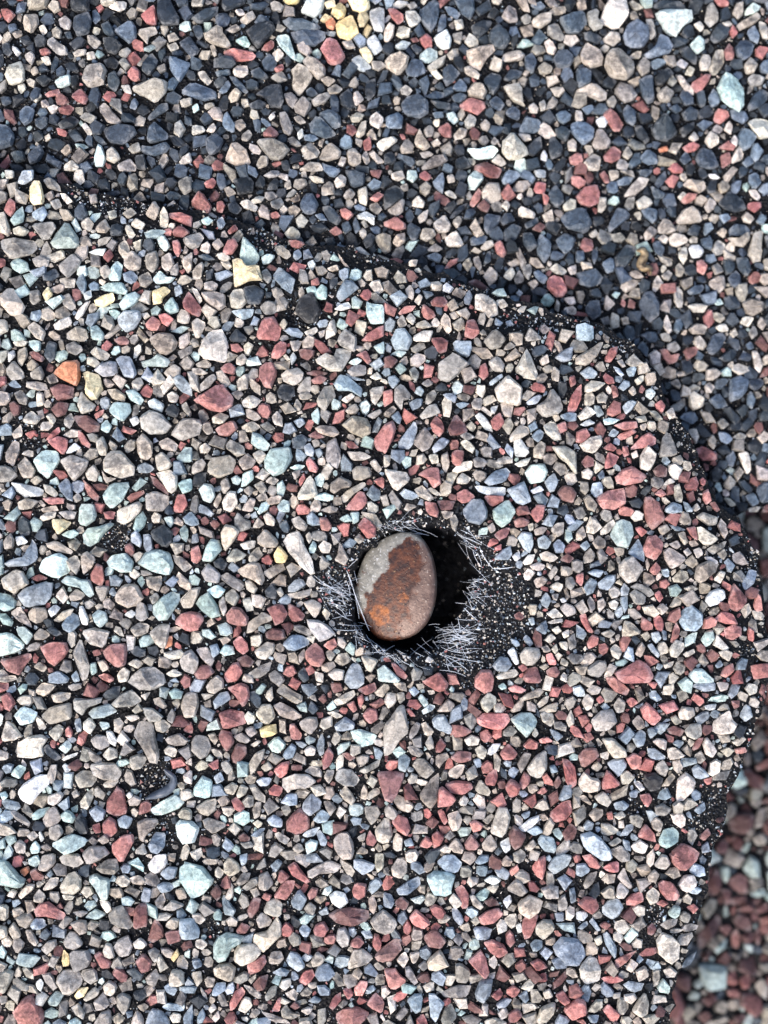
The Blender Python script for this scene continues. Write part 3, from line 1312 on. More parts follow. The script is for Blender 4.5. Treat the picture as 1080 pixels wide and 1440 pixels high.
w 65,60 72,61 77,64 81,68 77,71 72,73 69,69 65,64
t 57,64 60,63 68,68 66,70 58,67
b 51,74 56,69 61,69 66,72 65,75 58,78 54,77
p 41,68 46,65 52,66 53,71 47,72 42,71
r 74,75 80,71 82,75 78,78
r 64,78 69,73 74,78 75,83 72,87 67,86 64,82
t 35,78 42,73 47,74 46,79 42,83 37,82
r 23,73 27,69 31,73 32,78 29,80 25,77
t 15,71 20,70 22,72 18,75
l 2,77 9,76 13,83 11,87 7,84
b 10,75 14,74 16,79 12,82
p 25,83 30,80 35,84 33,87 28,87
t 0,79 4,83 3,89 0,91
p 1,91 5,86 10,86 13,90 8,94 3,94
r 18,92 23,85 26,84 29,90 25,95 20,96
t 31,91 37,87 45,84 43,90 38,93 33,93
r 51,91 53,87 57,86 59,90 55,93
d 59,91 63,87 66,94 63,96
t 60,80 63,77 64,81 61,85
l 75,79 78,77 81,80 78,84
t 73,86 80,84 81,87 76,90 73,89
l 76,91 81,88 86,89 85,94 79,94
b 86,92 90,85 94,85 97,92 97,96 87,96
l 95,81 105,83 101,90 98,89
g 104,89 108,86 108,94 105,95
g 86,77 89,73 92,76 91,81
t 10,95 14,91 18,94 18,96
l 69,90 74,91 74,96 70,95
t 28,95 29,91 34,92 35,96
p 13,87 15,83 17,86 15,90
#t32
b 45,2 49,0 58,0 58,3 54,7 48,6
g 61,0 73,0 71,5 67,9 62,5
t 32,0 39,0 38,3 34,4
p 24,0 31,0 30,3
t 37,4 40,1 42,5 40,11 38,9
r 73,5 76,3 82,5 80,8 74,9
r 82,0 90,0 89,4 86,6 84,4
t 84,10 88,8 92,9 90,12 85,13
t 94,9 97,6 101,6 101,12 97,14 94,11
l 81,7 84,6 84,10 82,11
t 58,8 61,6 63,10 60,12
r 62,13 68,9 71,9 69,14 65,16
b 75,15 78,11 83,12 84,18 82,23 79,21
b 86,15 90,13 94,17 92,21 87,20
b 95,18 98,15 102,19 101,23 96,23
r 62,20 66,18 66,21 63,22
b 62,26 67,21 71,19 72,24 70,27 63,27
w 72,25 76,22 77,26 74,28
l 78,28 81,24 85,24 83,29 79,30
t 87,24 91,22 98,26 95,28 89,27
p 99,27 103,23 107,26 104,29
l 82,30 87,28 91,30 89,33 83,32
t 92,35 96,30 98,32 94,38
t 84,39 89,36 92,38 90,41 86,43
t 102,37 106,36 108,40 105,44 102,42
t 93,42 97,39 101,41 99,45
b 88,50 91,45 94,49 92,54 89,53
t 81,52 86,52 85,58 82,58
t 99,54 102,51 107,53 108,57 103,59
l 91,57 96,54 101,59 95,60
l 92,62 100,60 101,62 94,63
r 73,58 76,56 79,59 77,61 74,60
b 81,60 84,59 85,63 83,64
b 85,66 91,61 92,64 91,69 88,68
l 94,66 98,64 100,67 97,69
l 90,72 94,68 97,71 93,74
b 78,71 80,69 84,74 82,76
b 71,71 75,72 77,75 74,76
w 69,78 73,76 75,80 76,85 74,86
t 76,80 80,76 87,77 88,81 84,86 80,86 77,84
r 91,80 94,79 97,84 97,86 93,86
b 61,86 65,81 70,82 72,86 69,90 63,89
l 94,77 97,74 98,78 96,80
t 88,76 92,75 94,78 90,79
t 63,92 68,89 74,88 76,91 73,93 64,94
r 51,94 54,89 60,89 62,93 61,96 51,96
r 78,93 81,88 86,87 88,93 88,96 80,96
r 91,89 97,87 99,90 97,93 92,92
l 87,87 91,85 93,87 90,89
r 22,95 31,90 36,96 22,96
t 15,90 17,87 22,90 20,94 16,95
r 4,85 6,85 13,92 12,94 7,92
w 0,87 4,89 9,94 7,96 0,94
w 23,84 25,81 27,83 26,85
r 75,87 78,85 81,88 78,90
l 98,73 103,73 103,78 100,77
t 103,71 107,68 108,76 104,78
w 99,49 101,48 103,50 100,51
l 99,94 101,90 103,92 103,96
t 94,46 98,46 97,50 95,49
l 100,68 104,66 104,70 101,71
t 100,82 104,84 103,87 99,85
#t33
r 39,2 42,0 48,0 50,4 46,6 43,10 40,6
g 19,13 22,6 26,4 31,6 32,13 29,20 23,19
t 14,10 21,4 22,7 18,12 14,13
r 37,20 40,14 45,13 49,17 48,23 44,27 39,25
r 33,9 36,8 40,11 37,14
b 29,23 35,15 38,22 38,28
t 24,30 27,26 32,25 38,32 34,38 29,40 25,36
t 49,22 53,20 62,26 58,30 53,32 50,27
l 68,9 70,8 80,15 77,18 72,19 69,15
r 62,9 67,8 68,16 65,14
t 46,9 51,7 53,10 49,13 47,12
b 52,7 57,8 62,10 57,11
t 67,3 71,0 80,3 79,7 74,8 70,5
t 0,12 4,8 6,13 3,16 0,16
t 9,17 13,13 17,17 16,20 11,21
b 2,19 6,16 8,19 5,22
t 4,25 8,20 11,24 9,28 4,29
t 21,20 27,20 27,24 23,25
t 52,18 57,16 59,19 57,21
t 57,12 61,11 63,17 61,19
l 60,22 63,20 65,23 62,25
l 66,21 70,20 72,24 68,26
t 66,37 68,30 74,27 80,29 78,34 73,38 69,40
w 72,25 76,25 80,28 79,30 73,27
l 77,38 81,33 84,34 81,40
t 79,23 83,20 85,24 83,27
t 73,21 80,18 85,16 83,20 77,24
r 41,33 45,28 48,32 44,36
b 6,34 11,32 16,33 13,37
b 12,40 17,36 22,35 22,39 18,44 13,43
b 4,43 8,37 12,39 10,45 6,47
r 0,35 4,34 4,39 3,42 0,39
b 25,43 27,40 30,43 29,47 25,47
t 30,42 35,40 42,43 44,46 41,48 35,44
t 30,46 33,43 39,48 38,52 33,52
r 44,46 47,44 49,48 47,51
w 72,49 76,44 80,43 83,44 84,48 80,52 75,53
r 85,50 88,40 91,43 97,50 94,53 90,56 86,54
b 93,41 98,32 102,34 100,40 95,44
t 6,50 8,47 11,54 8,57
t 12,50 15,48 17,52 13,57
l 18,51 21,49 24,51 22,55 19,54
b 25,48 29,47 29,54 27,57
t 45,54 48,51 52,54 48,58
r 78,60 82,56 88,57 91,63 85,63
r 83,66 88,63 93,65 93,69 88,72 84,71
b 58,61 60,55 65,52 71,57 71,63 67,67 60,66
t 92,55 97,51 99,56 95,60
r 2,58 5,57 8,64 10,68 7,68 3,62
b 0,63 6,69 4,72 0,70
r 6,74 9,69 13,70 12,75 7,77
t 26,66 27,61 31,62 37,68 30,70 26,70
r 36,64 37,59 43,63 43,66 38,67
t 14,68 19,66 22,68 19,71
b 42,68 46,67 48,71 45,74 43,72
b 48,66 51,67 51,72 49,72
r 53,73 56,62 58,65 58,70 54,74
g 70,72 73,67 77,66 78,71 73,76
l 52,77 56,72 60,73 61,77 56,82 53,81
t 60,80 66,77 67,79 62,82
t 19,77 22,74 26,79 24,83 20,81
t 33,80 37,73 39,76 37,82
b 40,75 43,74 47,80 46,82
t 80,79 84,77 88,79 86,84 82,82
b 78,86 81,83 83,86 79,88
t 6,88 12,83 17,84 17,88 13,93 7,92
r 21,90 28,87 35,83 40,86 44,93 40,96 27,96 23,94
t 16,91 19,85 23,87 20,92 16,94
g 63,92 66,88 71,88 77,94 77,96 66,96
r 81,92 83,87 88,85 89,89 84,93
r 96,90 97,86 106,85 108,88 108,92 100,94
r 17,93 21,92 26,96 18,96
b 46,85 49,86 47,89 45,88
t 49,86 55,84 54,87 50,88
t 60,43 65,41 69,43 64,45
#t40
r 0,0 5,0 5,4 0,6
r 1,7 5,5 9,11 6,16 3,15
t 20,4 24,0 32,1 29,5 25,8 20,6
t 38,2 46,0 46,3 41,5
l 29,7 33,5 40,6 39,9 31,11
d 58,7 64,2 68,2 67,8 61,10
t 73,0 91,0 86,4 79,4
t 63,12 68,6 75,4 80,10 75,13 66,14
l 79,7 85,5 82,10
t 86,9 90,8 94,13 92,15 87,12
g 95,5 98,3 103,5 102,9 97,9
t 102,14 104,6 108,5 108,19 104,19
t 41,9 50,9 58,8 57,11 49,14 47,18 42,16
g 50,17 53,14 62,12 66,16 60,19 52,20
t 24,18 29,13 40,11 41,20 29,23 25,20
g 8,18 13,13 22,17 19,22 12,24
w 0,16 2,18 1,24 0,25
t 1,30 4,21 8,23 13,30 8,32 2,33
t 70,19 77,18 79,20 74,22
t 81,14 86,14 92,19 89,22 84,22
t 94,21 97,14 99,18 97,23
t 75,29 79,21 86,23 88,33 90,40 88,45 84,44 80,36
t 87,22 92,20 96,24 92,28 88,27
r 103,27 107,22 108,22 108,29
t 9,40 11,33 17,30 24,29 27,32 24,36 25,41 20,42 10,42
l 27,28 33,23 36,25 32,33
t 47,22 51,19 54,24 51,29 47,26
b 42,21 45,20 46,27 43,28
r 37,26 39,24 41,27 40,31 37,30
g 56,22 61,22 62,25 58,27
t 51,32 55,29 60,30 62,35 57,38 53,36
w 60,27 63,27 66,32 65,36 62,34
d 24,37 27,34 31,38 35,42 32,44 27,41
g 33,37 38,32 41,36 37,40
l 58,41 62,36 66,38 66,42 61,44
t 93,31 101,28 106,32 104,35 95,35
l 92,38 95,35 100,38 98,42 93,40
p 37,47 44,43 47,46 43,50
w 35,47 37,45 40,49 37,51
w 35,43 44,39 43,41 36,44
l 73,42 78,40 83,42 80,48 75,49
t 0,37 5,39 5,43 0,44
t 51,46 57,45 65,45 69,51 66,55 58,54 53,51
t 42,53 46,49 51,50 55,54 52,58 45,59
w 10,61 14,56 22,52 28,52 29,56 22,62 18,68 12,66
g 6,52 11,46 15,48 11,54
t 26,53 29,46 32,46 31,55 29,57
t 58,57 62,54 67,55 64,59 59,59
t 27,64 34,61 36,63 31,69 27,68
r 61,65 66,58 70,60 72,73 66,75 60,73
t 72,66 76,63 80,65 78,69 73,69
l 71,63 73,61 75,63 73,66
g 85,71 92,66 98,63 104,67 100,71 92,74 86,74
t 45,67 52,59 53,63 50,71 46,70
l 40,62 43,60 45,63 42,65
g 18,74 22,71 28,70 25,75 19,77
t 24,78 27,71 31,69 35,76 31,81 26,81
t 28,81 34,79 36,84 32,89 28,88
g 34,74 38,71 43,76 41,79 36,78
b 50,72 54,69 60,72 58,77 54,78
r 58,79 62,75 66,78 66,84 62,87 58,84
b 66,77 70,74 75,76 72,82 67,81
t 77,79 82,76 89,76 89,79 82,86 81,90 78,87
t 6,72 9,72 17,79 16,81 9,77
t 0,79 6,80 10,84 4,86 0,85
d 42,80 45,73 49,77 50,84 45,85
b 83,91 87,84 93,85 93,92 89,96 85,95
g 99,80 102,77 108,78 108,90 103,91 100,87
t 100,74 103,70 108,71 108,77 101,76
g 29,91 36,87 41,85 50,88 48,91 42,95 36,96
r 63,91 70,85 75,85 75,90 71,96 63,95
t 46,96 51,92 58,92 62,96
t 8,91 11,88 15,91 14,96 9,95
g 17,93 20,89 23,92 22,96 18,96
t 76,94 81,90 83,96 76,96
l 55,88 59,85 62,89 58,91
r 52,80 56,79 57,84 54,85
t 15,86 19,83 22,86 18,89
w 22,84 23,83 25,88 23,90
l 103,52 107,49 108,50 108,57 104,56
g 0,62 3,61 5,64 2,66
l 104,45 108,42 108,47
#t41
t 8,2 12,0 18,0 18,3 13,6 9,5
r 20,3 27,0 31,1 33,7 29,14 25,8
l 5,6 10,6 12,7 7,10
b 12,11 15,6 20,5 22,9 16,13 13,15
t 47,5 51,1 57,5 62,7 62,10 59,12 54,9
t 41,8 45,2 46,8 44,11
t 0,6 3,6 4,12 2,19 0,18
r 15,17 21,15 29,16 30,23 18,26 16,22
t 36,17 40,12 45,12 47,19 42,24 38,21
t 46,13 50,11 58,15 62,19 58,21 50,19
d 65,15 67,10 71,15 68,18
r 93,4 103,0 104,4 98,7
r 87,12 91,10 93,15 91,17
r 93,8 96,6 97,10 95,15
p 78,0 84,0 85,4 80,6
b 86,0 97,0 94,3 89,3
t 80,10 86,6 91,4 92,7 86,12 81,13
r 96,18 99,14 104,15 105,20 100,23
p 71,9 74,6 76,10 74,12
l 76,17 80,16 85,19 81,20
t 60,22 65,19 70,19 71,24 67,29 62,26
b 80,24 86,19 92,23 91,26 85,27 81,27
y 38,26 42,24 47,23 48,28 45,30 39,31
r 55,23 58,23 62,29 61,32 56,32
g 89,27 94,26 104,29 102,34 96,36 91,32
t 30,26 34,24 37,28 33,31
t 0,32 3,29 9,30 11,36 9,41 5,43 0,39
t 9,29 13,28 15,32 13,35
p 15,30 17,26 22,28 24,33 20,39 17,35
p 22,42 25,34 31,36 31,40 26,46 23,45
t 23,30 28,28 33,32 31,34 26,33
t 32,45 36,39 41,37 40,42 36,49 33,52
l 33,35 37,32 39,33 35,36
b 58,33 62,33 65,35 62,37
b 70,36 73,28 75,33 74,40 72,41
b 51,41 56,34 59,36 57,42 53,43
l 63,38 67,35 70,37 69,41 64,41
r 73,43 77,36 80,40 78,46 74,49
p 84,40 88,39 92,42 89,44
t 16,45 20,43 23,48 20,52
r 9,46 15,43 15,48 12,49
r 46,49 50,45 55,44 54,50 50,54
t 39,48 43,44 46,48 41,50
p 56,46 62,46 62,49 56,49
t 63,50 67,47 73,49 73,53 68,52
t 94,49 100,46 106,43 105,47 97,51
t 51,54 57,51 65,51 70,55 65,59 57,59 54,62 51,59
t 74,53 76,49 80,49 79,54 77,57
t 80,54 83,48 90,49 94,54 92,58 86,58
g 1,59 6,52 11,55 11,64 7,65 1,63
b 12,53 16,50 18,55 14,57
b 36,55 40,53 45,54 43,58 38,58
r 43,60 47,57 51,59 49,64 44,63
t 18,59 23,56 26,58 23,63 19,62
t 25,63 28,57 32,59 30,63 26,65
b 50,67 54,62 59,62 59,69 54,69
b 63,67 67,62 73,66 72,71 66,75 62,71
t 83,62 86,58 92,66 90,69 86,66
t 95,61 97,57 99,62 98,66 95,65
r 22,66 25,64 30,70 28,73 24,71
t 34,72 36,67 39,67 38,75 35,77
t 2,70 8,66 14,65 13,72 9,75 5,74
t 74,67 77,66 81,70 78,75
t 97,70 104,69 106,73 101,80 98,76
b 68,77 73,71 78,74 76,78 71,79
r 53,79 57,73 61,70 66,76 66,82 60,85 54,83
b 42,77 46,74 51,77 51,81 44,80
t 6,77 10,76 19,79 19,81 12,85 8,82
t 50,70 54,68 56,72 53,75
t 80,88 83,84 88,84 91,91 90,96 83,95 80,92
t 103,83 108,76 108,90 104,89
r 98,88 100,83 104,89 102,92 98,91
g 64,90 67,88 71,89 70,94 65,96
b 70,85 72,83 76,89 75,92 72,91
b 62,86 67,82 72,81 69,86 64,87
t 46,85 49,84 55,88 53,91 49,89
p 26,86 29,84 33,87 32,90 27,89
b 17,92 19,87 24,92 21,95
t 27,90 33,89 35,92 30,93
b 33,86 38,82 41,82 38,87
l 93,87 98,84 97,89 94,89
t 56,93 60,90 63,94 60,96
l 34,79 37,77 40,79 37,82
r 104,50 108,52 108,56
t 92,96 95,92 99,94 99,96
g 0,80 4,82 1,90 0,90
#t42
t 5,0 12,0 13,5 9,4
b 14,4 17,2 20,5 17,8
r 22,0 36,0 35,4 30,5
r 51,2 54,0 61,0 61,4 56,6
g 64,2 67,0 69,3 66,4
r 70,3 73,1 80,4 77,6 71,5
t 76,9 80,6 88,3 90,5 87,8 78,10
t 86,12 90,8 93,7 92,11 87,14
t 87,16 93,12 98,11 97,16 90,17
l 54,10 59,5 63,8 63,12 60,15 58,17 55,14
l 7,6 11,5 12,9 9,12
g 19,9 21,6 25,12 23,14
b 21,16 26,12 29,13 27,16 22,18
b 43,13 45,8 47,10 47,15 44,16
t 30,16 36,9 40,12 37,16
t 0,23 4,19 8,13 11,12 14,24 13,29 8,33 3,41 0,41
r 12,15 14,14 18,19 15,19
b 27,21 30,18 34,18 38,25 37,29 32,27 28,25
r 52,20 56,17 69,17 71,21 67,26 60,26 53,23
g 71,20 76,17 83,17 86,21 85,25 80,31 76,27
t 88,17 95,17 96,22 94,25 89,22
l 102,21 105,15 107,23 104,25
r 38,24 44,24 50,27 45,30 40,31 37,29
b 93,26 97,27 101,30 97,33
t 14,30 18,22 21,23 19,28 15,32
t 23,34 26,29 28,37 25,38
r 29,35 32,31 35,35 32,39 29,39
t 45,32 49,29 54,31 53,35 47,35
r 54,28 58,26 61,30 57,34 54,31
t 67,27 71,24 75,27 72,30 67,30
r 78,35 82,31 87,34 86,37 80,37
r 87,32 92,30 95,33 88,34
t 13,36 17,35 22,39 20,42 15,40
w 58,40 61,34 66,34 63,39 60,41
r 65,40 70,34 75,39 73,43 67,43
l 51,37 55,35 58,38 56,43 53,42
r 37,42 42,38 49,39 49,43 42,45
t 29,41 35,39 37,42 33,45 31,48 29,46
b 8,42 11,40 15,42 12,50 8,49
t 16,46 19,42 23,43 29,49 24,54 20,52
t 36,50 41,46 46,46 44,51 41,54 37,53
t 46,50 51,46 53,52 50,54 47,55
b 50,43 54,42 55,47 52,48
b 70,49 73,47 76,49 73,54 70,52
t 75,46 79,39 83,40 80,46 77,51
t 80,48 85,41 91,38 92,47 87,54 82,52
r 100,43 104,43 108,49 108,57 105,60 102,54
b 93,47 96,46 98,50 94,51
r 0,53 6,50 12,51 8,58 4,67 0,65
t 20,62 26,55 31,51 30,66 26,71 21,66
r 34,57 40,55 49,56 50,59 45,63 38,62
r 31,59 33,58 41,65 38,69 30,70
r 57,54 63,48 64,54 62,58 57,57
t 51,60 54,54 60,61 59,64 53,62
r 68,59 71,54 77,58 75,63 71,65
r 76,56 79,50 82,52 82,56 78,60
r 86,62 90,58 92,61 89,63
p 95,57 98,52 100,56 97,60
t 5,66 8,63 13,65 17,69 14,73 8,71
l 42,67 45,63 48,66 46,69 43,69
r 93,74 100,67 104,66 106,72 102,77 96,79
t 0,71 3,68 8,74 5,77 1,75
r 4,78 8,74 13,76 15,82 13,86 7,82
t 36,74 41,72 44,76 42,83 38,83
r 48,79 51,77 56,80 54,83 50,84
t 61,79 64,70 69,70 71,75 69,83 66,87 60,84
p 23,79 27,75 31,78 28,82
r 30,72 33,71 36,78 34,80
t 55,77 60,73 62,75 58,80
w 75,82 82,76 87,74 87,77 80,84 76,84
p 70,84 73,80 80,86 77,92 73,94
p 100,84 105,79 108,81 107,88 102,89
b 86,89 88,85 95,87 97,93 96,96 90,95
t 0,80 3,76 5,85 3,89 0,89
r 20,92 24,86 28,90 25,93
r 27,85 30,83 34,87 32,91 28,93
t 5,93 7,84 11,87 10,94 7,95
r 45,90 49,85 54,91 52,94 46,94
t 55,91 60,85 64,91 61,95 56,94
w 65,90 70,87 71,94 68,96
t 36,92 40,87 45,93 44,96 39,95
l 30,94 34,91 38,93 37,96
b 11,89 15,87 17,91 12,92
t 79,93 84,88 86,91 82,95
b 77,74 82,72 82,75 79,77
t 83,29 85,25 87,29 85,31
b 80,83 86,80 90,84 84,86
#t43
r 18,0 24,0 30,4 28,7 22,5
r 40,0 46,0 44,4
b 65,2 68,0 78,0 78,4 72,5
l 79,0 86,0 85,4 81,5
t 6,4 9,1 14,3 13,6 8,7
t 94,3 97,0 102,2 101,6 97,7
l 3,11 6,6 10,9 9,14 6,16
r 11,9 14,7 16,10 13,12
t 21,12 24,8 28,11 27,16 23,17
r 28,10 31,8 35,11 31,14
r 36,15 40,11 45,16 48,20 43,24 38,20
t 57,17 60,13 66,14 67,18 63,21 58,20
w 72,13 76,12 79,12 78,15 73,15
l 76,23 80,19 86,15 87,20 90,23 87,28 80,29 76,27
t 79,29 86,29 87,33 82,34
r 87,10 92,10 92,13 89,15
b 91,18 95,12 98,14 99,19 95,22
t 8,21 13,16 20,15 22,19 23,22 17,27 11,27
t 31,22 35,18 39,25 35,27
t 53,19 56,18 60,22 56,24
p 51,26 55,24 61,27 59,30 53,29
l 61,27 65,23 70,23 71,29 67,32 62,30
b 31,31 36,26 39,28 38,35 34,36
b 40,26 43,25 46,28 42,32
b 54,34 57,32 61,33 58,37
t 43,33 46,31 51,33 50,38 46,36
t 14,31 21,31 28,38 28,41 21,43 18,38
r 2,30 8,28 10,31 6,34
p 1,42 4,37 11,36 13,41 8,45 4,48
r 28,42 33,39 37,42 36,48 32,49
b 40,37 45,37 50,41 50,43 41,42
t 51,37 55,36 61,41 56,43 52,43
r 65,38 69,31 72,31 69,37
l 71,34 73,30 79,38 76,42 72,40
t 66,41 70,38 73,43 69,46
l 87,33 94,30 96,32 91,36
r 89,37 95,36 96,39 90,40
t 81,38 85,36 89,38 85,42
b 17,45 26,42 29,46 24,53 20,49
t 8,48 12,44 15,47 12,50
l 44,48 49,43 52,48 50,53 46,51
l 54,44 58,43 60,48 57,51 55,49
b 65,49 68,46 75,52 70,54 66,53
r 14,56 17,49 20,51 25,57 21,59 15,60
l 1,56 4,50 8,53 13,54 13,60 8,62 3,61
t 25,51 29,49 33,53 30,57 26,57
l 56,66 57,55 62,50 67,55 66,60 60,66
k 38,52 44,50 49,54 46,60 41,61 38,57
w 32,56 35,55 39,60 36,61
t 48,58 54,51 56,53 52,58
r 36,63 41,62 43,66 40,70 38,68
l 10,64 15,61 20,67 18,70 12,67
b 21,68 26,66 30,69 27,72 22,71
t 44,70 48,68 54,71 50,75 45,74
t 7,74 10,70 15,71 15,75 10,78
b 66,72 72,67 73,71 69,74
t 30,75 35,74 38,77 36,82 31,79
r 34,86 39,79 44,85 45,90 39,88
t 42,78 45,75 49,79 47,84 43,82
g 46,88 49,82 56,81 58,86 57,90 51,93 47,91
t 14,79 19,79 24,83 18,86 14,85
b 2,86 9,84 14,87 19,94 18,96 13,96 5,93
r 53,95 60,90 65,92 69,96 53,96
t 31,92 36,88 41,91 38,96 33,95
b 4,80 7,77 10,79 9,83 5,83
r 69,87 74,82 76,85 72,89
b 26,88 30,89 31,95 28,94
b 70,92 74,89 75,95 71,96
t 20,94 25,91 29,96 21,96
l 18,90 23,87 26,89 20,92
b 30,61 35,60 34,65 30,64
t 1,64 5,63 9,68 8,69
r 17,73 20,72 21,77 18,77
l 21,75 26,72 28,75 24,77
#t50
g 0,3 4,4 11,12 15,15 12,19 0,17
o 11,10 16,7 17,10 14,13
t 22,9 24,1 31,0 31,6 26,10
t 33,2 37,0 45,0 47,5 43,8 36,6
t 47,0 60,0 57,3 50,6
r 64,0 72,0 70,4 68,5
w 83,6 88,0 94,0 94,6 88,12 84,9
t 94,0 99,0 98,5 95,4
t 54,8 60,3 66,3 67,9 64,12 57,11
b 90,11 95,7 100,8 99,13 94,15
g 101,8 104,5 108,5 108,25 105,21 101,13
t 34,18 38,12 42,10 46,14 46,20 41,23 35,22
p 17,10 20,8 25,13 24,15 19,15
t 24,20 28,14 33,13 33,17 29,20 25,21
t 10,24 16,17 20,17 19,20 12,26
g 50,14 54,11 57,13 62,14 62,18 61,25 58,26 54,20
t 73,14 78,12 82,15 80,18 75,17
b 88,18 92,16 99,18 96,21 91,22
b 79,25 81,19 85,20 84,27 80,28
g 68,25 72,24 76,27 74,29 69,29
t 19,24 22,20 26,24 24,28 19,27
l 4,24 7,20 10,21 8,25
l 35,23 42,24 41,26 36,26
t 98,21 103,19 105,25 101,26
r 19,32 22,28 27,27 31,30 37,34 35,37 27,35 20,35
t 0,28 5,29 5,36 3,38 0,37
t 7,31 12,30 14,33 8,36
t 9,36 17,33 19,37 15,42 11,40
l 56,26 62,27 63,32 60,34
t 61,34 65,30 69,29 73,35 75,40 73,42 67,41 62,38
r 70,30 76,31 76,35 73,35
r 76,31 79,28 83,28 83,33 83,40 77,42 75,40
t 91,32 97,26 104,29 98,32
t 41,33 46,32 50,33 46,36
g 48,36 54,31 60,34 55,37
b 17,40 20,36 25,37 26,41 22,43 18,42
t 5,42 8,38 11,43 12,47 8,48
t 14,43 17,43 22,50 20,52 16,49
d 22,47 26,42 29,45 26,49
t 40,39 45,37 49,38 49,44 46,46
p 83,49 86,39 88,36 92,42 92,47 86,50
t 93,41 97,36 101,37 100,42 96,43
b 101,37 108,36 108,48 103,48
r 93,44 102,43 102,49 95,51
t 36,49 39,44 43,44 47,51 42,54 37,52
t 64,53 67,48 72,46 75,52 73,57 68,58
l 75,50 79,47 83,51 80,54 76,53
t 0,40 4,41 5,46 0,50
t 23,54 27,49 32,48 32,52 26,57
t 58,54 60,50 63,51 65,58 62,59 59,58
t 40,54 49,54 52,59 49,64 42,67 40,61
y 35,60 36,54 39,57 39,63 36,64
r 53,57 56,55 61,59 63,61 62,64 57,64
g 9,61 11,56 20,57 23,59 18,64 12,63
r 76,60 81,56 86,60 84,66 80,67
t 83,55 87,53 90,55 89,60 87,61
y 96,59 100,53 101,57 98,61
t 0,69 4,65 8,66 7,71 3,78 0,76
t 32,69 37,65 44,66 47,70 46,74 40,79 36,79 33,73
t 82,70 88,65 90,69 87,75 83,73
t 95,70 97,65 103,66 104,73 96,74
t 7,71 10,70 16,74 16,77 8,75
w 20,73 23,70 25,73 23,78
d 71,66 77,64 81,68 79,72
g 27,82 32,77 36,79 32,86 28,85
y 42,80 46,75 50,75 48,80 43,82
t 47,82 53,75 56,77 55,80 49,83
r 8,88 14,81 18,80 22,85 25,90 23,96 13,96 10,93
t 53,83 58,78 62,84 60,87 54,88
t 66,80 69,78 74,80 73,86 70,91 66,85
d 75,78 80,76 83,80 79,83 76,81
t 40,87 44,84 48,90 47,93
t 53,95 57,89 62,88 63,94 61,96 53,96
b 82,95 85,87 91,88 96,95 96,96 83,96
b 91,86 95,84 104,86 103,89 95,88
l 95,92 98,89 102,91 101,95 97,95
t 77,86 81,84 84,86 81,89
t 74,94 77,88 81,94 81,96 74,96
b 103,92 108,85 108,96 104,96
t 0,80 4,80 4,84 1,85
b 92,75 95,73 100,76 98,80 94,78
t 58,74 62,71 66,74 63,80 59,79
g 39,94 43,92 46,95 45,96 39,96
#t51
g 0,6 7,8 12,14 11,18 5,24 0,25
t 18,5 21,2 26,5 27,10 22,13 18,10
t 6,4 9,2 15,3 14,6 7,6
b 27,1 31,0 31,5 28,7
t 36,9 41,2 42,7 38,9
b 44,7 48,3 51,5 47,11
t 82,0 91,0 90,3 85,3
b 91,3 96,3 103,6 102,9 96,12 91,8
t 103,0 108,0 108,8 104,11
r 54,7 58,4 61,9 67,16 64,17 56,12
t 65,10 70,7 77,4 84,7 82,10 72,11 67,14 65,13
t 13,9 15,7 18,10 16,14 13,13
t 25,16 28,11 33,11 32,15 27,18
t 28,20 33,14 37,13 38,16 31,21
t 37,17 38,12 42,10 46,17 42,21 38,20
r 49,10 51,9 55,13 50,17 48,15
r 46,24 50,18 53,15 58,15 57,20 53,26 47,25
r 90,21 92,16 98,17 98,23 94,26 91,24
p 10,22 14,17 17,21 14,27
b 17,26 18,23 21,27 25,32 23,35 18,34
b 56,26 60,20 65,25 61,32 56,29
r 65,23 68,19 71,20 70,24 66,26
w 77,24 81,21 86,22 88,27 84,31 79,28
t 99,26 102,23 104,28 102,34 100,32
l 40,33 43,26 48,25 51,28 50,35 45,35
p 31,33 35,24 39,25 38,31 33,37
r 39,25 41,22 45,23 43,27
t 63,31 66,27 70,30 68,36
p 76,34 82,31 90,30 98,32 99,37 90,41 82,39
b 71,33 76,30 77,34 73,35
t 100,38 104,34 108,31 108,44 103,43
t 36,37 39,33 45,38 43,41 38,42
t 0,34 5,34 8,37 5,40 1,38
r 25,43 28,39 33,41 30,45 26,45
b 0,38 5,44 3,48 0,48
t 34,51 35,45 42,44 48,35 50,40 50,46 43,53 40,56
g 12,53 15,47 20,44 29,46 28,50 22,53 20,59 15,61 12,58
b 60,43 63,39 67,43 65,47 62,46
r 69,40 74,38 77,42 74,47 69,46
t 81,48 82,42 86,41 89,47 88,52 84,53
b 95,44 100,43 102,47 98,48
t 54,47 57,44 61,47 61,51 57,52
t 24,56 27,51 34,50 39,55 35,60 28,63 24,60
t 2,49 6,48 9,51 6,54 2,52
r 90,48 94,46 97,50 94,53 89,52
t 43,59 45,55 50,55 52,59 49,62 44,62
r 31,62 36,59 41,57 42,61 38,66 32,68
b 53,60 55,55 60,56 64,63 60,66 55,63
w 61,59 64,56 68,58 65,61
t 67,60 70,55 75,58 72,63 68,64
t 88,61 91,54 96,53 102,58 99,61 93,63 88,65
r 103,57 108,53 108,61 104,60
b 69,68 72,62 77,62 81,67 77,71 71,71
t 12,65 15,62 21,61 25,64 23,71 21,72 13,69
b 0,60 4,59 6,63 2,65
b 45,67 50,64 55,66 53,69
t 7,71 9,69 13,70 12,75 8,75
r 60,72 63,66 68,65 69,69 64,74
t 90,68 93,64 96,67 94,71
b 11,79 14,73 19,72 19,77 14,80
l 49,75 51,71 55,70 56,73 52,77
p 34,74 38,69 43,68 41,76 37,77
t 29,74 33,75 39,79 38,82 33,79
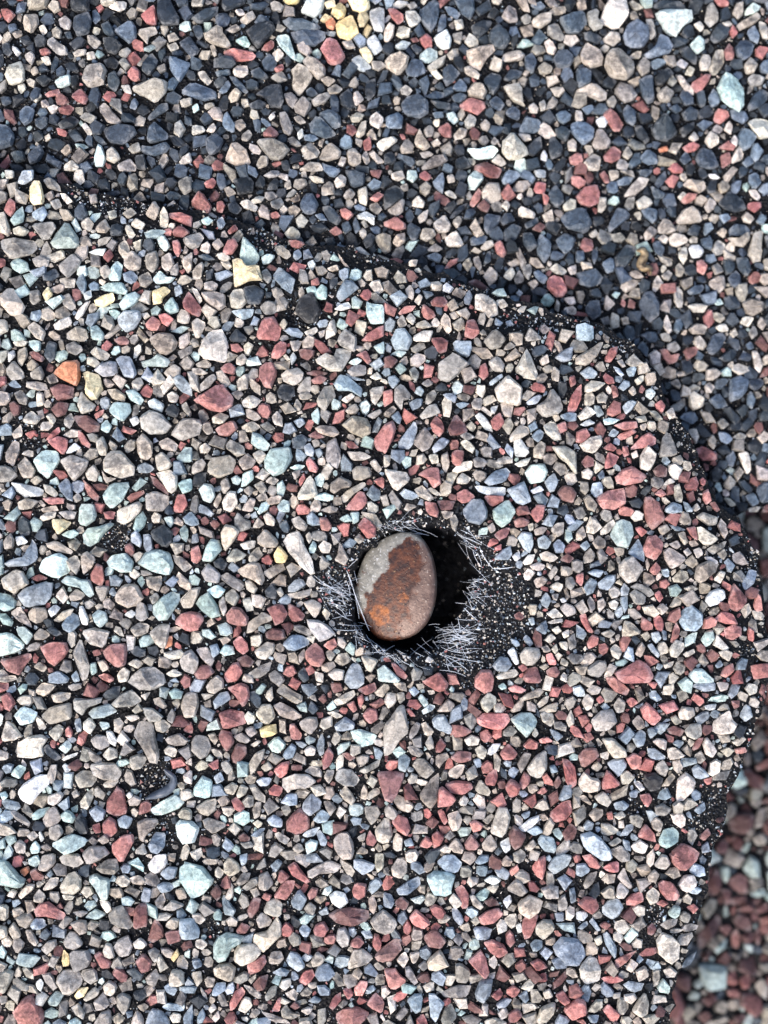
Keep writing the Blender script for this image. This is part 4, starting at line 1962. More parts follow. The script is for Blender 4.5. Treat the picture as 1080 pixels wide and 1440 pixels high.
r 21,84 24,78 28,75 30,78 25,86 22,89
t 26,88 30,80 33,81 34,86 30,90
t 41,80 44,75 48,74 47,80 42,83
t 61,79 65,75 68,77 66,80 62,80
r 91,76 95,71 99,72 96,80 92,80
r 85,76 89,75 91,79 88,82
b 65,83 69,80 73,82 71,84
r 77,86 80,80 84,78 84,82 79,88
r 45,88 48,82 50,81 49,89
p 55,86 58,83 61,86 58,88
r 98,84 103,78 108,84 107,90 102,87
r 80,91 86,87 93,86 100,90 97,93 90,96 85,96
t 50,88 53,85 56,89 61,91 57,93 51,92
t 61,88 65,86 68,87 65,91
t 39,89 46,91 53,93 55,96 47,95
b 3,92 6,87 8,91 6,95 3,96
l 9,88 12,84 14,87 11,90
l 11,93 15,88 16,92 13,95
t 60,93 66,92 70,96 61,96
t 32,92 36,87 39,89 35,93
l 5,75 8,79 9,83 6,80
t 0,67 5,66 6,71 3,75
#t52
t 4,8 7,3 11,2 13,5 13,10 9,14 5,12
b 30,5 34,1 39,0 44,6 41,11 34,10
b 51,5 54,1 59,1 59,4 53,6
t 66,5 69,1 72,4 71,7 67,7
r 83,8 87,2 91,1 91,8 89,15 85,12
b 92,8 95,2 100,0 106,1 103,7 96,12
w 62,9 66,7 71,11 69,15 64,13
r 70,10 75,6 76,9 72,13
w 56,15 60,12 66,15 62,18
g 24,13 27,10 37,10 40,13 38,22 34,24 27,22
b 7,20 14,15 20,13 20,18 14,23 8,23
r 40,20 44,18 48,23 47,30 44,31 42,25
l 36,26 39,22 45,28 40,31
t 69,19 74,14 81,21 77,24 70,21
t 57,19 65,17 62,23
t 88,20 92,18 98,18 98,25 91,25
w 67,26 71,23 72,27 69,31
t 75,28 78,25 82,23 89,26 88,32 82,37 76,33
r 53,36 58,32 64,30 67,34 62,39 55,40
b 38,31 41,31 45,38 43,41 39,37
r 14,36 18,31 24,36 26,39 22,42 16,40
t 30,37 33,34 38,36 35,39 31,39
b 0,22 4,23 6,27 4,31 0,30
p 6,27 10,24 14,28 12,32 7,30
t 0,36 3,34 8,38 5,43 0,45
p 22,47 26,43 30,43 35,49 32,53 25,52
b 50,41 57,41 61,43 60,48 52,48
r 78,36 87,34 85,41 82,47 79,48
t 85,40 89,37 95,38 96,42 90,49 85,45
r 56,50 61,48 67,51 70,56 65,59 60,56
b 82,51 85,48 89,49 89,53 84,55
r 0,52 6,48 9,49 10,54 5,60 0,61
b 95,52 100,47 108,48 108,63 101,62 97,57
t 24,60 31,54 33,56 37,63 29,66 25,65
t 7,60 12,55 14,59 11,65
r 47,60 54,54 58,60 59,67 57,70 52,65
l 59,60 62,57 64,61 62,65 59,63
t 19,63 23,60 26,63 22,66
r 0,65 6,64 9,68 13,71 7,76 3,76
r 82,61 87,59 92,64 86,66
t 32,79 40,74 49,74 47,80 34,81
b 51,78 54,71 61,70 60,78 56,84 52,82
r 69,76 73,74 77,77 74,81 69,79
b 13,82 17,79 22,79 21,88 18,90
b 25,79 29,79 34,84 31,91 29,95 26,92
t 32,93 34,87 38,84 41,91 38,95 33,96
t 11,96 15,90 18,96
r 18,93 22,90 25,96 19,96
t 86,93 88,86 96,83 96,89 92,95 87,96
r 101,88 108,82 108,92 105,93
r 96,79 101,77 105,83 101,85
b 63,85 69,81 72,82 69,86 64,87
r 70,90 75,87 78,91 74,95 70,94
r 60,80 65,76 67,79 64,83
t 57,94 62,92 69,95 68,96 57,96
t 40,62 43,61 49,66 47,73 41,72
t 14,56 20,55 18,61 16,62
b 96,33 101,33 101,38 97,38
b 104,20 107,19 108,27 105,28
b 94,60 98,58 103,64 97,65
t 89,78 93,76 95,80 91,82
t 48,24 50,23 56,30 54,32 50,29
p 56,27 61,24 65,29 59,30
r 85,70 91,67 92,72 86,72
w 74,40 77,39 78,44 75,45
t 6,92 11,86 14,88 9,94
#t53
r 3,1 8,0 14,7 12,9 7,7
b 10,0 19,0 20,3 15,4
b 0,6 5,5 8,9 3,13 0,12
r 15,8 19,5 24,4 24,10 18,10
t 44,6 48,0 51,1 53,6 50,9 45,8
r 52,0 69,0 67,4 61,9 58,9 54,5
t 20,0 30,0 30,4 25,5
t 4,17 8,11 12,10 10,16 5,20
t 23,13 27,8 29,13 32,19 30,20
b 63,10 66,5 72,8 73,12 68,13
t 40,13 44,9 47,12 45,16 41,16
l 57,17 61,12 66,12 68,17 63,22 59,20
b 62,21 66,18 71,20 68,23
l 22,23 25,16 30,21 27,25 23,25
r 46,17 48,15 54,16 58,22 56,26 51,26 47,21
l 39,24 43,19 47,22 46,27 42,29
r 28,26 31,23 37,21 38,26 33,29 28,29
r 1,28 5,24 11,25 13,30 9,34 4,31
b 15,30 18,26 23,25 26,29 24,34 20,37 15,34
w 0,33 5,32 7,35 4,38 0,37
g 52,32 55,29 59,30 58,35 55,37 52,34
r 45,28 48,26 52,28 49,30
t 58,34 61,32 65,35 63,39 58,37
t 47,40 51,37 57,37 56,40 51,43
r 62,30 66,28 69,31 66,34
p 40,41 43,39 45,42 43,46 40,45
b 7,38 9,36 14,43 12,44
b 1,42 6,38 7,40 3,43
r 13,40 16,38 20,40 17,43
l 45,49 48,44 53,46 58,51 58,58 54,62 50,60 46,56
b 15,45 18,44 23,53 22,59 19,56 16,50
b 0,50 4,52 5,57 2,62 0,62
l 2,63 7,58 11,59 14,64 13,72 5,73 2,68
r 22,60 27,57 34,54 29,60 23,65
l 10,48 14,46 15,50 12,52
b 57,63 62,58 68,54 66,59 60,64
t 50,44 57,42 61,43 56,45
g 45,75 49,70 53,75 52,79 47,78
t 31,88 36,81 39,78 41,85 40,90 36,92
r 15,88 18,84 22,88 25,90 23,95 20,95
t 7,88 11,82 15,82 15,86 11,90 7,89
r 0,81 5,82 6,89 0,93
b 6,91 13,91 12,95 8,95
t 28,65 31,59 35,62 31,67
r 14,70 22,68 27,71 17,73
t 33,66 39,63 41,69 35,72
b 42,65 46,60 48,64 46,66
r 0,94 4,93 6,96
t 20,79 25,78 25,81 21,82
"""
# ------------------------------------------------------------------ helpers
rng = np.random.default_rng(11)
random.seed(5)
coll = scene.collection

def lin(c):
    c = np.asarray(c, float) / 255.0
    return np.where(c <= 0.04045, c / 12.92, ((c + 0.055) / 1.055) ** 2.4)

def unproject(px, py, z):
    """photo pixel -> point of the roof at height z (metres)"""
    k = S * (D - z) / D
    return (px - 540.0) * k, (720.0 - py) * k, z

def poly_dist(px, py, poly, closed):
    """distance in pixels from points to a polyline, and the nearest points"""
    P = np.asarray(poly, float)
    Q = np.roll(P, -1, 0) if closed else P[1:]
    A = P if closed else P[:-1]
    best = np.full(px.shape, 1e18)
    nx = np.zeros(px.shape); ny = np.zeros(px.shape)
    for a, b in zip(A, Q):
        d = b - a
        t = np.clip(((px - a[0]) * d[0] + (py - a[1]) * d[1]) / max(d @ d, 1e-9), 0, 1)
        x = a[0] + t * d[0]; y = a[1] + t * d[1]
        q = (px - x) ** 2 + (py - y) ** 2
        m = q < best
        best = np.where(m, q, best); nx = np.where(m, x, nx); ny = np.where(m, y, ny)
    return np.sqrt(best), nx, ny

def inside(px, py, poly):
    P = np.asarray(poly, float)
    r = np.zeros(np.shape(px), bool)
    j = len(P) - 1
    for i in range(len(P)):
        xi, yi = P[i]; xj, yj = P[j]
        if yi != yj:
            r ^= ((yi > py) != (yj > py)) & (px < (xj - xi) * (py - yi) / (yj - yi) + xi)
        j = i
    return r

def smooth(a, b, x):
    t = np.clip((x - a) / (b - a), 0, 1)
    return t * t * (3 - 2 * t)

# smooth value noise for the surfaces (pixel coordinates)
_lat = rng.random((64, 64)) * 2 - 1
def vnoise(px, py, cell):
    x = np.asarray(px, float) / cell + 20; y = np.asarray(py, float) / cell + 20
    i = np.floor(x).astype(int); j = np.floor(y).astype(int)
    u = x - i; v = y - j
    u = u * u * (3 - 2 * u); v = v * v * (3 - 2 * v)
    g = lambda a, b: _lat[a % 64, b % 64]
    return (g(i, j) * (1 - u) + g(i + 1, j) * u) * (1 - v) + (g(i, j + 1) * (1 - u) + g(i + 1, j + 1) * u) * v

# ------------------------------------------------------------------ outlines read off the photograph (pixels)
def ragged(line, amp, step):
    P = np.array(line, float); r = np.random.default_rng(3); out = []
    for a, b in zip(P[:-1], P[1:]):
        n = max(1, int(np.hypot(*(b - a)) / step))
        for i in range(n):
            q = a + (b - a) * (i / n); d = (b - a) / np.hypot(*(b - a))
            out.append(tuple(q + np.array([-d[1], d[0]]) * r.normal(0, amp)))
    return out + [tuple(P[-1])]
LIP = [(-170, 170), (-60, 212), (0, 236), (60, 248), (120, 268), (200, 283), (270, 297), (332, 312), (365, 318), (407, 338),
       (445, 345), (482, 347), (540, 365), (590, 375), (622, 387), (652, 400), (690, 407), (722, 420), (760, 430),
       (790, 440), (840, 455), (872, 473), (892, 487), (915, 512), (930, 542), (945, 575), (960, 597), (975, 622),
       (984, 652), (998, 681), (1020, 711), (1043, 741), (1058, 767), (1067, 795), (1070, 830), (1077, 870),
       (1086, 910), (1086, 950), (1076, 978), (1062, 1030), (1048, 1060), (1036, 1090), (1027, 1120), (1019, 1150),
       (1005, 1185), (993, 1250), (983, 1282), (974, 1320), (958, 1360), (948, 1400), (941, 1440), (925, 1510), (905, 1620)]
LIP = ragged(LIP, 2.6, 11)
UPPER = LIP + [(-170, 1620)]
BACK_EDGE = [(960, 780), (1020, 735), (1056, 714), (1240, 688)]
BACK = [(-170, -170), (1250, -170)] + BACK_EDGE[::-1] + [(900, 640), (700, 520), (400, 440), (150, 370), (-170, 300)]
LOW = [(1000, 690), (1250, 660), (1250, 1620), (840, 1620), (900, 1300), (960, 1050), (980, 900)]
HOLE = [(494, 812), (506, 780), (540, 752), (590, 737), (640, 744), (666, 775), (670, 808), (656, 850), (641, 884),
        (618, 912), (572, 921), (522, 908), (494, 872)]
HOLE = ragged(HOLE + HOLE[:1], 2.4, 6)[:-1]
BARE = [(445, 800), (480, 792), (505, 772), (522, 742), (560, 726), (610, 724), (655, 735), (692, 770), (722, 790),
        (748, 835), (742, 885), (722, 930), (690, 942), (655, 950), (612, 938), (540, 922), (490, 900), (455, 850)]
BARE_PATCHES = [[(92, 256), (150, 268), (215, 282), (215, 302), (160, 305), (100, 286)],
                [(140, 745), (165, 733), (185, 745), (178, 775), (150, 778)],
                [(190, 1075), (225, 1062), (250, 1085), (250, 1105), (215, 1130), (195, 1110)],
                [(195, 1145), (240, 1150), (245, 1185), (215, 1190)],
                [(25, 590), (55, 598), (60, 628), (30, 632)],
                [(405, 420), (445, 425), (455, 445), (435, 462), (405, 455)],
                [(345, 320), (380, 325), (385, 355), (355, 350)],
                [(700, 440), (760, 445), (800, 455), (760, 470), (710, 465)],
                [(890, 1085), (930, 1088), (925, 1110), (895, 1110)],
                [(880, 1120), (910, 1130), (905, 1150), (882, 1145)],
                [(295, 1290), (315, 1300), (310, 1325), (292, 1315)],
                [(1040, 905), (1060, 905), (1062, 925), (1040, 925)],
                [(990, 1105), (1020, 1110), (1000, 1170), (965, 1165)],
                [(405, 1255), (425, 1265), (420, 1285), (403, 1280)],
                [(700, 960), (660, 955), (640, 965), (690, 975)],
                [(910, 1270), (935, 1275), (925, 1300), (905, 1330)]]

# ------------------------------------------------------------------ heights of the three shingles (metres)
def z_upper(px, py):
    px = np.asarray(px, float); py = np.asarray(py, float)
    z = 0.00025 * vnoise(px, py, 190) + 0.00010 * vnoise(px + 900, py, 60)
    d, _, _ = poly_dist(px, py, LIP, False)
    z = z - 0.0010 * smooth(60, 0, d) * smooth(0, 500, px) - 0.0003 * smooth(50, 0, d)
    z = z + 0.0006 * np.exp(-((px - 590) ** 2 + (py - 830) ** 2) / 230.0 ** 2)
    dh, _, _ = poly_dist(px, py, HOLE, True)
    ins = inside(px, py, HOLE)
    dh_out = np.where(ins, 0, dh)
    db, _, _ = poly_dist(px, py, BARE, True)
    inb = inside(px, py, BARE)
    z = z - 0.0009 * np.where(inb, np.clip(db / (db + dh_out + 1e-6), 0, 1), 0) * smooth(0, 20, db)
    z = z - np.where(ins, 0.0070 * smooth(0, 15, dh) - 0.0007 * smooth(2, 9, dh) * vnoise(px, py, 5), 0) + np.where(inb, 0.00012 * vnoise(px * 1.0, py, 9), 0)
    for q in BARE_PATCHES:
        m = inside(px, py, q)
        if np.any(m):
            dd, _, _ = poly_dist(px, py, q, True)
            z = z - np.where(m, 0.0003 * smooth(0, 12, dd), 0)
    return z

def z_back(px, py):
    px = np.asarray(px, float); py = np.asarray(py, float)
    return -(0.0015 + 0.0030 * smooth(60, 1000, px)) + 0.00022 * vnoise(px + 333, py + 77, 150) + 0.00008 * vnoise(px, py, 40)

def z_low(px, py):
    px = np.asarray(px, float); py = np.asarray(py, float)
    return -0.0125 + 0.0003 * vnoise(px, py, 120)

_R0, _RS = -200, 4.0
_ry, _rx = np.mgrid[0:470, 0:380]
_rast = {}
def raster(zf):
    """the height function read from a 4-pixel raster (fast look-up for the many small pieces)"""
    g = zf(_rx * _RS + _R0, _ry * _RS + _R0)
    def look(px, py):
        x = np.clip((np.asarray(px, float) - _R0) / _RS, 0, 378.99); y = np.clip((np.asarray(py, float) - _R0) / _RS, 0, 468.99)
        i = x.astype(int); j = y.astype(int); u = x - i; v = y - j
        return (g[j, i] * (1 - u) + g[j, i + 1] * u) * (1 - v) + (g[j + 1, i] * (1 - u) + g[j + 1, i + 1] * u) * v
    return look
fast_upper, fast_back, fast_low = raster(z_upper), raster(z_back), raster(z_low)

# ------------------------------------------------------------------ materials
def new_mat(name):
    m = bpy.data.materials.new(name); m.use_nodes = True
    return m, m.node_tree.nodes, m.node_tree.links, m.node_tree.nodes["Principled BSDF"]

def granule_material():
    """crushed, ceramic-coated rock: the colour of each granule is in the attribute 'tint',
       'rock' holds position inside the granule (xy, -1..1) and a random number"""
    m, n, l, b = new_mat("coated_rock")
    col = n.new("ShaderNodeAttribute"); col.attribute_name = "tint"
    rock = n.new("ShaderNodeAttribute"); rock.attribute_name = "rock"
    geo = n.new("ShaderNodeNewGeometry")
    sep = n.new("ShaderNodeSeparateXYZ"); l.new(rock.outputs["Vector"], sep.inputs[0])
    off = n.new("ShaderNodeVectorMath"); off.operation = 'SCALE'; off.inputs[3].default_value = 1.0
    l.new(geo.outputs["Position"], off.inputs[0])
    mott = n.new("ShaderNodeTexNoise"); mott.inputs["Scale"].default_value = 2600; mott.inputs["Detail"].default_value = 5
    mott.inputs["Roughness"].default_value = 0.65
    l.new(off.outputs[0], mott.inputs["Vector"])
    fine = n.new("ShaderNodeTexNoise"); fine.inputs["Scale"].default_value = 9500; fine.inputs["Detail"].default_value = 4
    l.new(off.outputs[0], fine.inputs["Vector"])
    # mottling
    r1 = n.new("ShaderNodeMapRange"); r1.inputs[1].default_value = 0.3; r1.inputs[2].default_value = 0.7
    r1.inputs[3].default_value = 0.52; r1.inputs[4].default_value = 1.36
    l.new(mott.outputs["Fac"], r1.inputs[0])
    mul = n.new("ShaderNodeMix"); mul.data_type = 'RGBA'; mul.blend_type = 'MULTIPLY'; mul.inputs[0].default_value = 1.0
    l.new(col.outputs["Color"], mul.inputs[6]); l.new(r1.outputs[0], mul.inputs[7])
    r2 = n.new("ShaderNodeMapRange"); r2.inputs[1].default_value = 0.32; r2.inputs[2].default_value = 0.68
    r2.inputs[3].default_value = 0.76; r2.inputs[4].default_value = 1.20
    l.new(fine.outputs["Fac"], r2.inputs[0])
    mul2 = n.new("ShaderNodeMix"); mul2.data_type = 'RGBA'; mul2.blend_type = 'MULTIPLY'; mul2.inputs[0].default_value = 1.0
    l.new(mul.outputs[2], mul2.inputs[6]); l.new(r2.outputs[0], mul2.inputs[7])
    mul = mul2
    # worn coating: a grey-brown patch on the crown of some granules
    xy = n.new("ShaderNodeCombineXYZ"); l.new(sep.outputs[0], xy.inputs[0]); l.new(sep.outputs[1], xy.inputs[1])
    ln = n.new("ShaderNodeVectorMath"); ln.operation = 'LENGTH'; l.new(xy.outputs[0], ln.inputs[0])
    wob = n.new("ShaderNodeMath"); wob.operation = 'MULTIPLY_ADD'; wob.inputs[1].default_value = 1.5; wob.inputs[2].default_value = -0.75
    l.new(mott.outputs["Fac"], wob.inputs[0])
    sm = n.new("ShaderNodeMath"); sm.operation = 'ADD'; l.new(ln.outputs["Value"], sm.inputs[0]); l.new(wob.outputs[0], sm.inputs[1])
    worn = n.new("ShaderNodeMapRange"); worn.inputs[1].default_value = 0.80; worn.inputs[2].default_value = 0.18
    worn.inputs[3].default_value = 0.0; worn.inputs[4].default_value = 1.0
    l.new(sm.outputs[0], worn.inputs[0])
    amt = n.new("ShaderNodeMath"); amt.operation = 'MULTIPLY'; l.new(worn.outputs[0], amt.inputs[0]); l.new(sep.outputs[2], amt.inputs[1])
    wm = n.new("ShaderNodeMix"); wm.data_type = 'RGBA'; wm.blend_type = 'MULTIPLY'
    wm.inputs[7].default_value = (0.42, 0.42, 0.44, 1)
    l.new(amt.outputs[0], wm.inputs[0]); l.new(mul.outputs[2], wm.inputs[6])
    # chipped rims show paler rock
    rim = n.new("ShaderNodeMapRange"); rim.inputs[1].default_value = 0.70; rim.inputs[2].default_value = 1.05
    rim.inputs[3].default_value = 0.0; rim.inputs[4].default_value = 0.16
    l.new(sm.outputs[0], rim.inputs[0])
    rm = n.new("ShaderNodeMix"); rm.data_type = 'RGBA'; rm.inputs[7].default_value = (0.62, 0.60, 0.57, 1)
    l.new(rim.outputs[0], rm.inputs[0]); l.new(wm.outputs[2], rm.inputs[6])
    wm = rm
    # dark mineral flecks
    vor = n.new("ShaderNodeTexVoronoi"); vor.inputs["Scale"].default_value = 4200; l.new(off.outputs[0], vor.inputs["Vector"])
    fl = n.new("ShaderNodeMapRange"); fl.inputs[1].default_value = 0.16; fl.inputs[2].default_value = 0.10
    fl.inputs[3].default_value = 0.0; fl.inputs[4].default_value = 0.55
    l.new(vor.outputs["Distance"], fl.inputs[0])
    fm = n.new("ShaderNodeMix"); fm.data_type = 'RGBA'; fm.blend_type = 'MIX'
    fm.inputs[7].default_value = (0.05, 0.05, 0.055, 1)
    l.new(fl.outputs[0], fm.inputs[0]); l.new(wm.outputs[2], fm.inputs[6])
    l.new(fm.outputs[2], b.inputs["Base Color"])
    rgh = n.new("ShaderNodeMapRange"); rgh.inputs[1].default_value = 0.3; rgh.inputs[2].default_value = 0.7
    rgh.inputs[3].default_value = 0.85; rgh.inputs[4].default_value = 0.42
    l.new(mott.outputs["Fac"], rgh.inputs[0]); l.new(rgh.outputs[0], b.inputs["Roughness"])
    b.inputs["Specular IOR Level"].default_value = 0.4
    bmp = n.new("ShaderNodeBump"); bmp.inputs["Strength"].default_value = 0.75; bmp.inputs["Distance"].default_value = 0.00012
    add = n.new("ShaderNodeMath"); add.operation = 'MULTIPLY_ADD'; add.inputs[1].default_value = 0.45
    l.new(fine.outputs["Fac"], add.inputs[0]); l.new(mott.outputs["Fac"], add.inputs[2])
    l.new(add.outputs[0], bmp.inputs["Height"]); l.new(bmp.outputs[0], b.inputs["Normal"])
    return m

def asphalt_material():
    m, n, l, b = new_mat("asphalt")
    geo = n.new("ShaderNodeNewGeometry")
    nz = n.new("ShaderNodeTexNoise"); nz.inputs["Scale"].default_value = 3500; nz.inputs["Detail"].default_value = 6
    l.new(geo.outputs["Position"], nz.inputs["Vector"])
    vor = n.new("ShaderNodeTexVoronoi"); vor.inputs["Scale"].default_value = 3600; l.new(geo.outputs["Position"], vor.inputs["Vector"])
    ramp = n.new("ShaderNodeValToRGB")
    ramp.color_ramp.elements[0].position = 0.35; ramp.color_ramp.elements[0].color = (0.0018, 0.0019, 0.0024, 1)
    ramp.color_ramp.elements[1].position = 0.75; ramp.color_ramp.elements[1].color = (0.009, 0.0095, 0.012, 1)
    l.new(nz.outputs["Fac"], ramp.inputs[0]); l.new(ramp.outputs[0], b.inputs["Base Color"])
    b.inputs["Roughness"].default_value = 0.5
    b.inputs["Specular IOR Level"].default_value = 0.18
    add = n.new("ShaderNodeMath"); add.operation = 'ADD'
    l.new(nz.outputs["Fac"], add.inputs[0]); l.new(vor.outputs["Distance"], add.inputs[1])
    bmp = n.new("ShaderNodeBump"); bmp.inputs["Strength"].default_value = 0.9; bmp.inputs["Distance"].default_value = 0.00025
    l.new(add.outputs[0], bmp.inputs["Height"]); l.new(bmp.outputs[0], b.inputs["Normal"])
    return m

def fibre_material():
    m, n, l, b = new_mat("glass_fibre")
    b.inputs["Base Color"].default_value = (0.74, 0.78, 0.82, 1)
    b.inputs["Roughness"].default_value = 0.32
    b.inputs["Specular IOR Level"].default_value = 0.6
    b.inputs["Alpha"].default_value = 0.62
    return m

def nail_material():
    m, n, l, b = new_mat("galvanised_rusting_steel")
    a = n.new("ShaderNodeAttribute"); a.attribute_name = "wear"        # x: rust patch, y: brown film
    sep = n.new("ShaderNodeSeparateXYZ"); l.new(a.outputs["Vector"], sep.inputs[0])
    geo = n.new("ShaderNodeNewGeometry")
    nz = n.new("ShaderNodeTexNoise"); nz.inputs["Scale"].default_value = 1500; nz.inputs["Detail"].default_value = 8; nz.inputs["Roughness"].default_value = 0.65
    l.new(geo.outputs["Position"], nz.inputs["Vector"])
    nz2 = n.new("ShaderNodeTexNoise"); nz2.inputs["Scale"].default_value = 4200; nz2.inputs["Detail"].default_value = 6
    l.new(geo.outputs["Position"], nz2.inputs["Vector"])
    def edge(src, amp, lo, hi):
        ma = n.new("ShaderNodeMath"); ma.operation = 'MULTIPLY_ADD'; ma.inputs[1].default_value = amp; 
        l.new(nz.outputs["Fac"], ma.inputs[0]); l.new(src, ma.inputs[2])
        mr = n.new("ShaderNodeMapRange"); mr.inputs[1].default_value = lo; mr.inputs[2].default_value = hi
        l.new(ma.outputs[0], mr.inputs[0]); return mr.outputs[0]
    def mix(f, c0, c1):
        x = n.new("ShaderNodeMix"); x.data_type = 'RGBA'; l.new(f, x.inputs[0])
        for i, c in ((6, c0), (7, c1)):
            if isinstance(c, tuple): x.inputs[i].default_value = (*c, 1)
            else: l.new(c, x.inputs[i])
        return x.outputs[2]
    big = n.new("ShaderNodeTexNoise"); big.inputs["Scale"].default_value = 520; big.inputs["Detail"].default_value = 7; big.inputs["Roughness"].default_value = 0.7
    l.new(geo.outputs["Position"], big.inputs["Vector"])
    def rng_(src, lo, hi):
        r = n.new("ShaderNodeMapRange"); r.inputs[1].default_value = lo; r.inputs[2].default_value = hi; l.new(src, r.inputs[0]); return r.outputs[0]
    pit = n.new("ShaderNodeTexVoronoi"); pit.inputs["Scale"].default_value = 2600; l.new(geo.outputs["Position"], pit.inputs["Vector"])
    zinc = mix(rng_(nz.outputs["Fac"], 0.36, 0.66), (0.140, 0.135, 0.116), (0.275, 0.264, 0.230))
    zinc = mix(rng_(nz2.outputs["Fac"], 0.60, 0.66), zinc, (0.46, 0.46, 0.44))
    film = mix(rng_(nz.outputs["Fac"], 0.36, 0.66), (0.085, 0.050, 0.038), (0.150, 0.097, 0.076))
    film = mix(rng_(nz2.outputs["Fac"], 0.63, 0.67), film, (0.27, 0.21, 0.17))
    rust = mix(rng_(nz.outputs["Fac"], 0.40, 0.62), (0.022, 0.007, 0.004), (0.098, 0.029, 0.010))
    rust = mix(rng_(nz2.outputs["Fac"], 0.66, 0.70), rust, (0.20, 0.115, 0.055))
    orange = mix(rng_(nz.outputs["Fac"], 0.40, 0.60), (0.07, 0.019, 0.005), (0.22, 0.066, 0.010))
    def band(src, lo, hi, amp):
        ma = n.new("ShaderNodeMath"); ma.operation = 'MULTIPLY_ADD'; ma.inputs[1].default_value = amp
        l.new(big.outputs["Fac"], ma.inputs[0]); l.new(src, ma.inputs[2]); return rng_(ma.outputs[0], lo, hi)
    base = mix(band(sep.outputs[1], 0.80, 1.02, 0.9), zinc, film)
    stain = n.new("ShaderNodeMath"); stain.operation = 'MULTIPLY'; stain.inputs[1].default_value = 0.75
    l.new(band(sep.outputs[0], 0.85, 1.5, 1.3), stain.inputs[0])
    base = mix(stain.outputs[0], base, (0.085, 0.036, 0.022))
    base = mix(band(sep.outputs[0], 1.25, 1.40, 2.0), base, rust)
    base = mix(band(sep.outputs[2], 1.30, 1.45, 1.7), base, orange)
    l.new(base, b.inputs["Base Color"])
    rg = n.new("ShaderNodeMapRange"); rg.inputs[3].default_value = 0.28; rg.inputs[4].default_value = 0.55; l.new(nz.outputs["Fac"], rg.inputs[0])
    l.new(rg.outputs[0], b.inputs["Roughness"])
    b.inputs["Metallic"].default_value = 0.25
    bmp = n.new("ShaderNodeBump"); bmp.inputs["Strength"].default_value = 0.6; bmp.inputs["Distance"].default_value = 0.00007
    hsum = n.new("ShaderNodeMath"); hsum.operation = 'ADD'
    l.new(nz2.outputs["Fac"], hsum.inputs[0]); l.new(rng_(pit.outputs["Distance"], 0.0, 0.22), hsum.inputs[1])
    l.new(hsum.outputs[0], bmp.inputs["Height"]); l.new(bmp.outputs[0], b.inputs["Normal"])
    return m

def plain_material(name, c0, c1, scale, rough):
    m, n, l, b = new_mat(name)
    geo = n.new("ShaderNodeNewGeometry")
    nz = n.new("ShaderNodeTexNoise"); nz.inputs["Scale"].default_value = scale; nz.inputs["Detail"].default_value = 5
    l.new(geo.outputs["Position"], nz.inputs["Vector"])
    r = n.new("ShaderNodeValToRGB"); r.color_ramp.elements[0].position = 0.35; r.color_ramp.elements[1].position = 0.7
    r.color_ramp.elements[0].color = (*c0, 1); r.color_ramp.elements[1].color = (*c1, 1)
    l.new(nz.outputs["Fac"], r.inputs[0]); l.new(r.outputs[0], b.inputs["Base Color"])
    b.inputs["Roughness"].default_value = rough
    return m

ROCK = granule_material(); ASPHALT = asphalt_material(); FIBRE = fibre_material(); NAIL = nail_material()

# ------------------------------------------------------------------ mesh building
def add_mesh(name, verts, faces, mat, parent=None, loc=(0, 0, 0), attrs=None, smooth_angle=None):
    me = bpy.data.meshes.new(name)
    me.from_pydata(np.asarray(verts).tolist(), [], faces)
    if attrs:
        for k, (typ, arr) in attrs.items():
            a = me.attributes.new(k, typ, 'POINT')
            a.data.foreach_set("color" if typ == 'FLOAT_COLOR' else "vector", np.ascontiguousarray(arr, np.float32).ravel())
    me.materials.append(mat)
    if smooth_angle is not None:
        me.polygons.foreach_set("use_smooth", np.ones(len(me.polygons), bool))
        me.set_sharp_from_angle(angle=smooth_angle)
    o = bpy.data.objects.new(name, me); coll.objects.link(o)
    o.parent = parent; o.location = loc
    return o

def thing(name, label, cat, loc, group=None):
    e = bpy.data.objects.new(name, None); coll.objects.link(e)
    e.empty_display_size = 0.005
    e.location = loc; e["label"] = label; e["category"] = cat
    if group: e["group"] = group
    return e

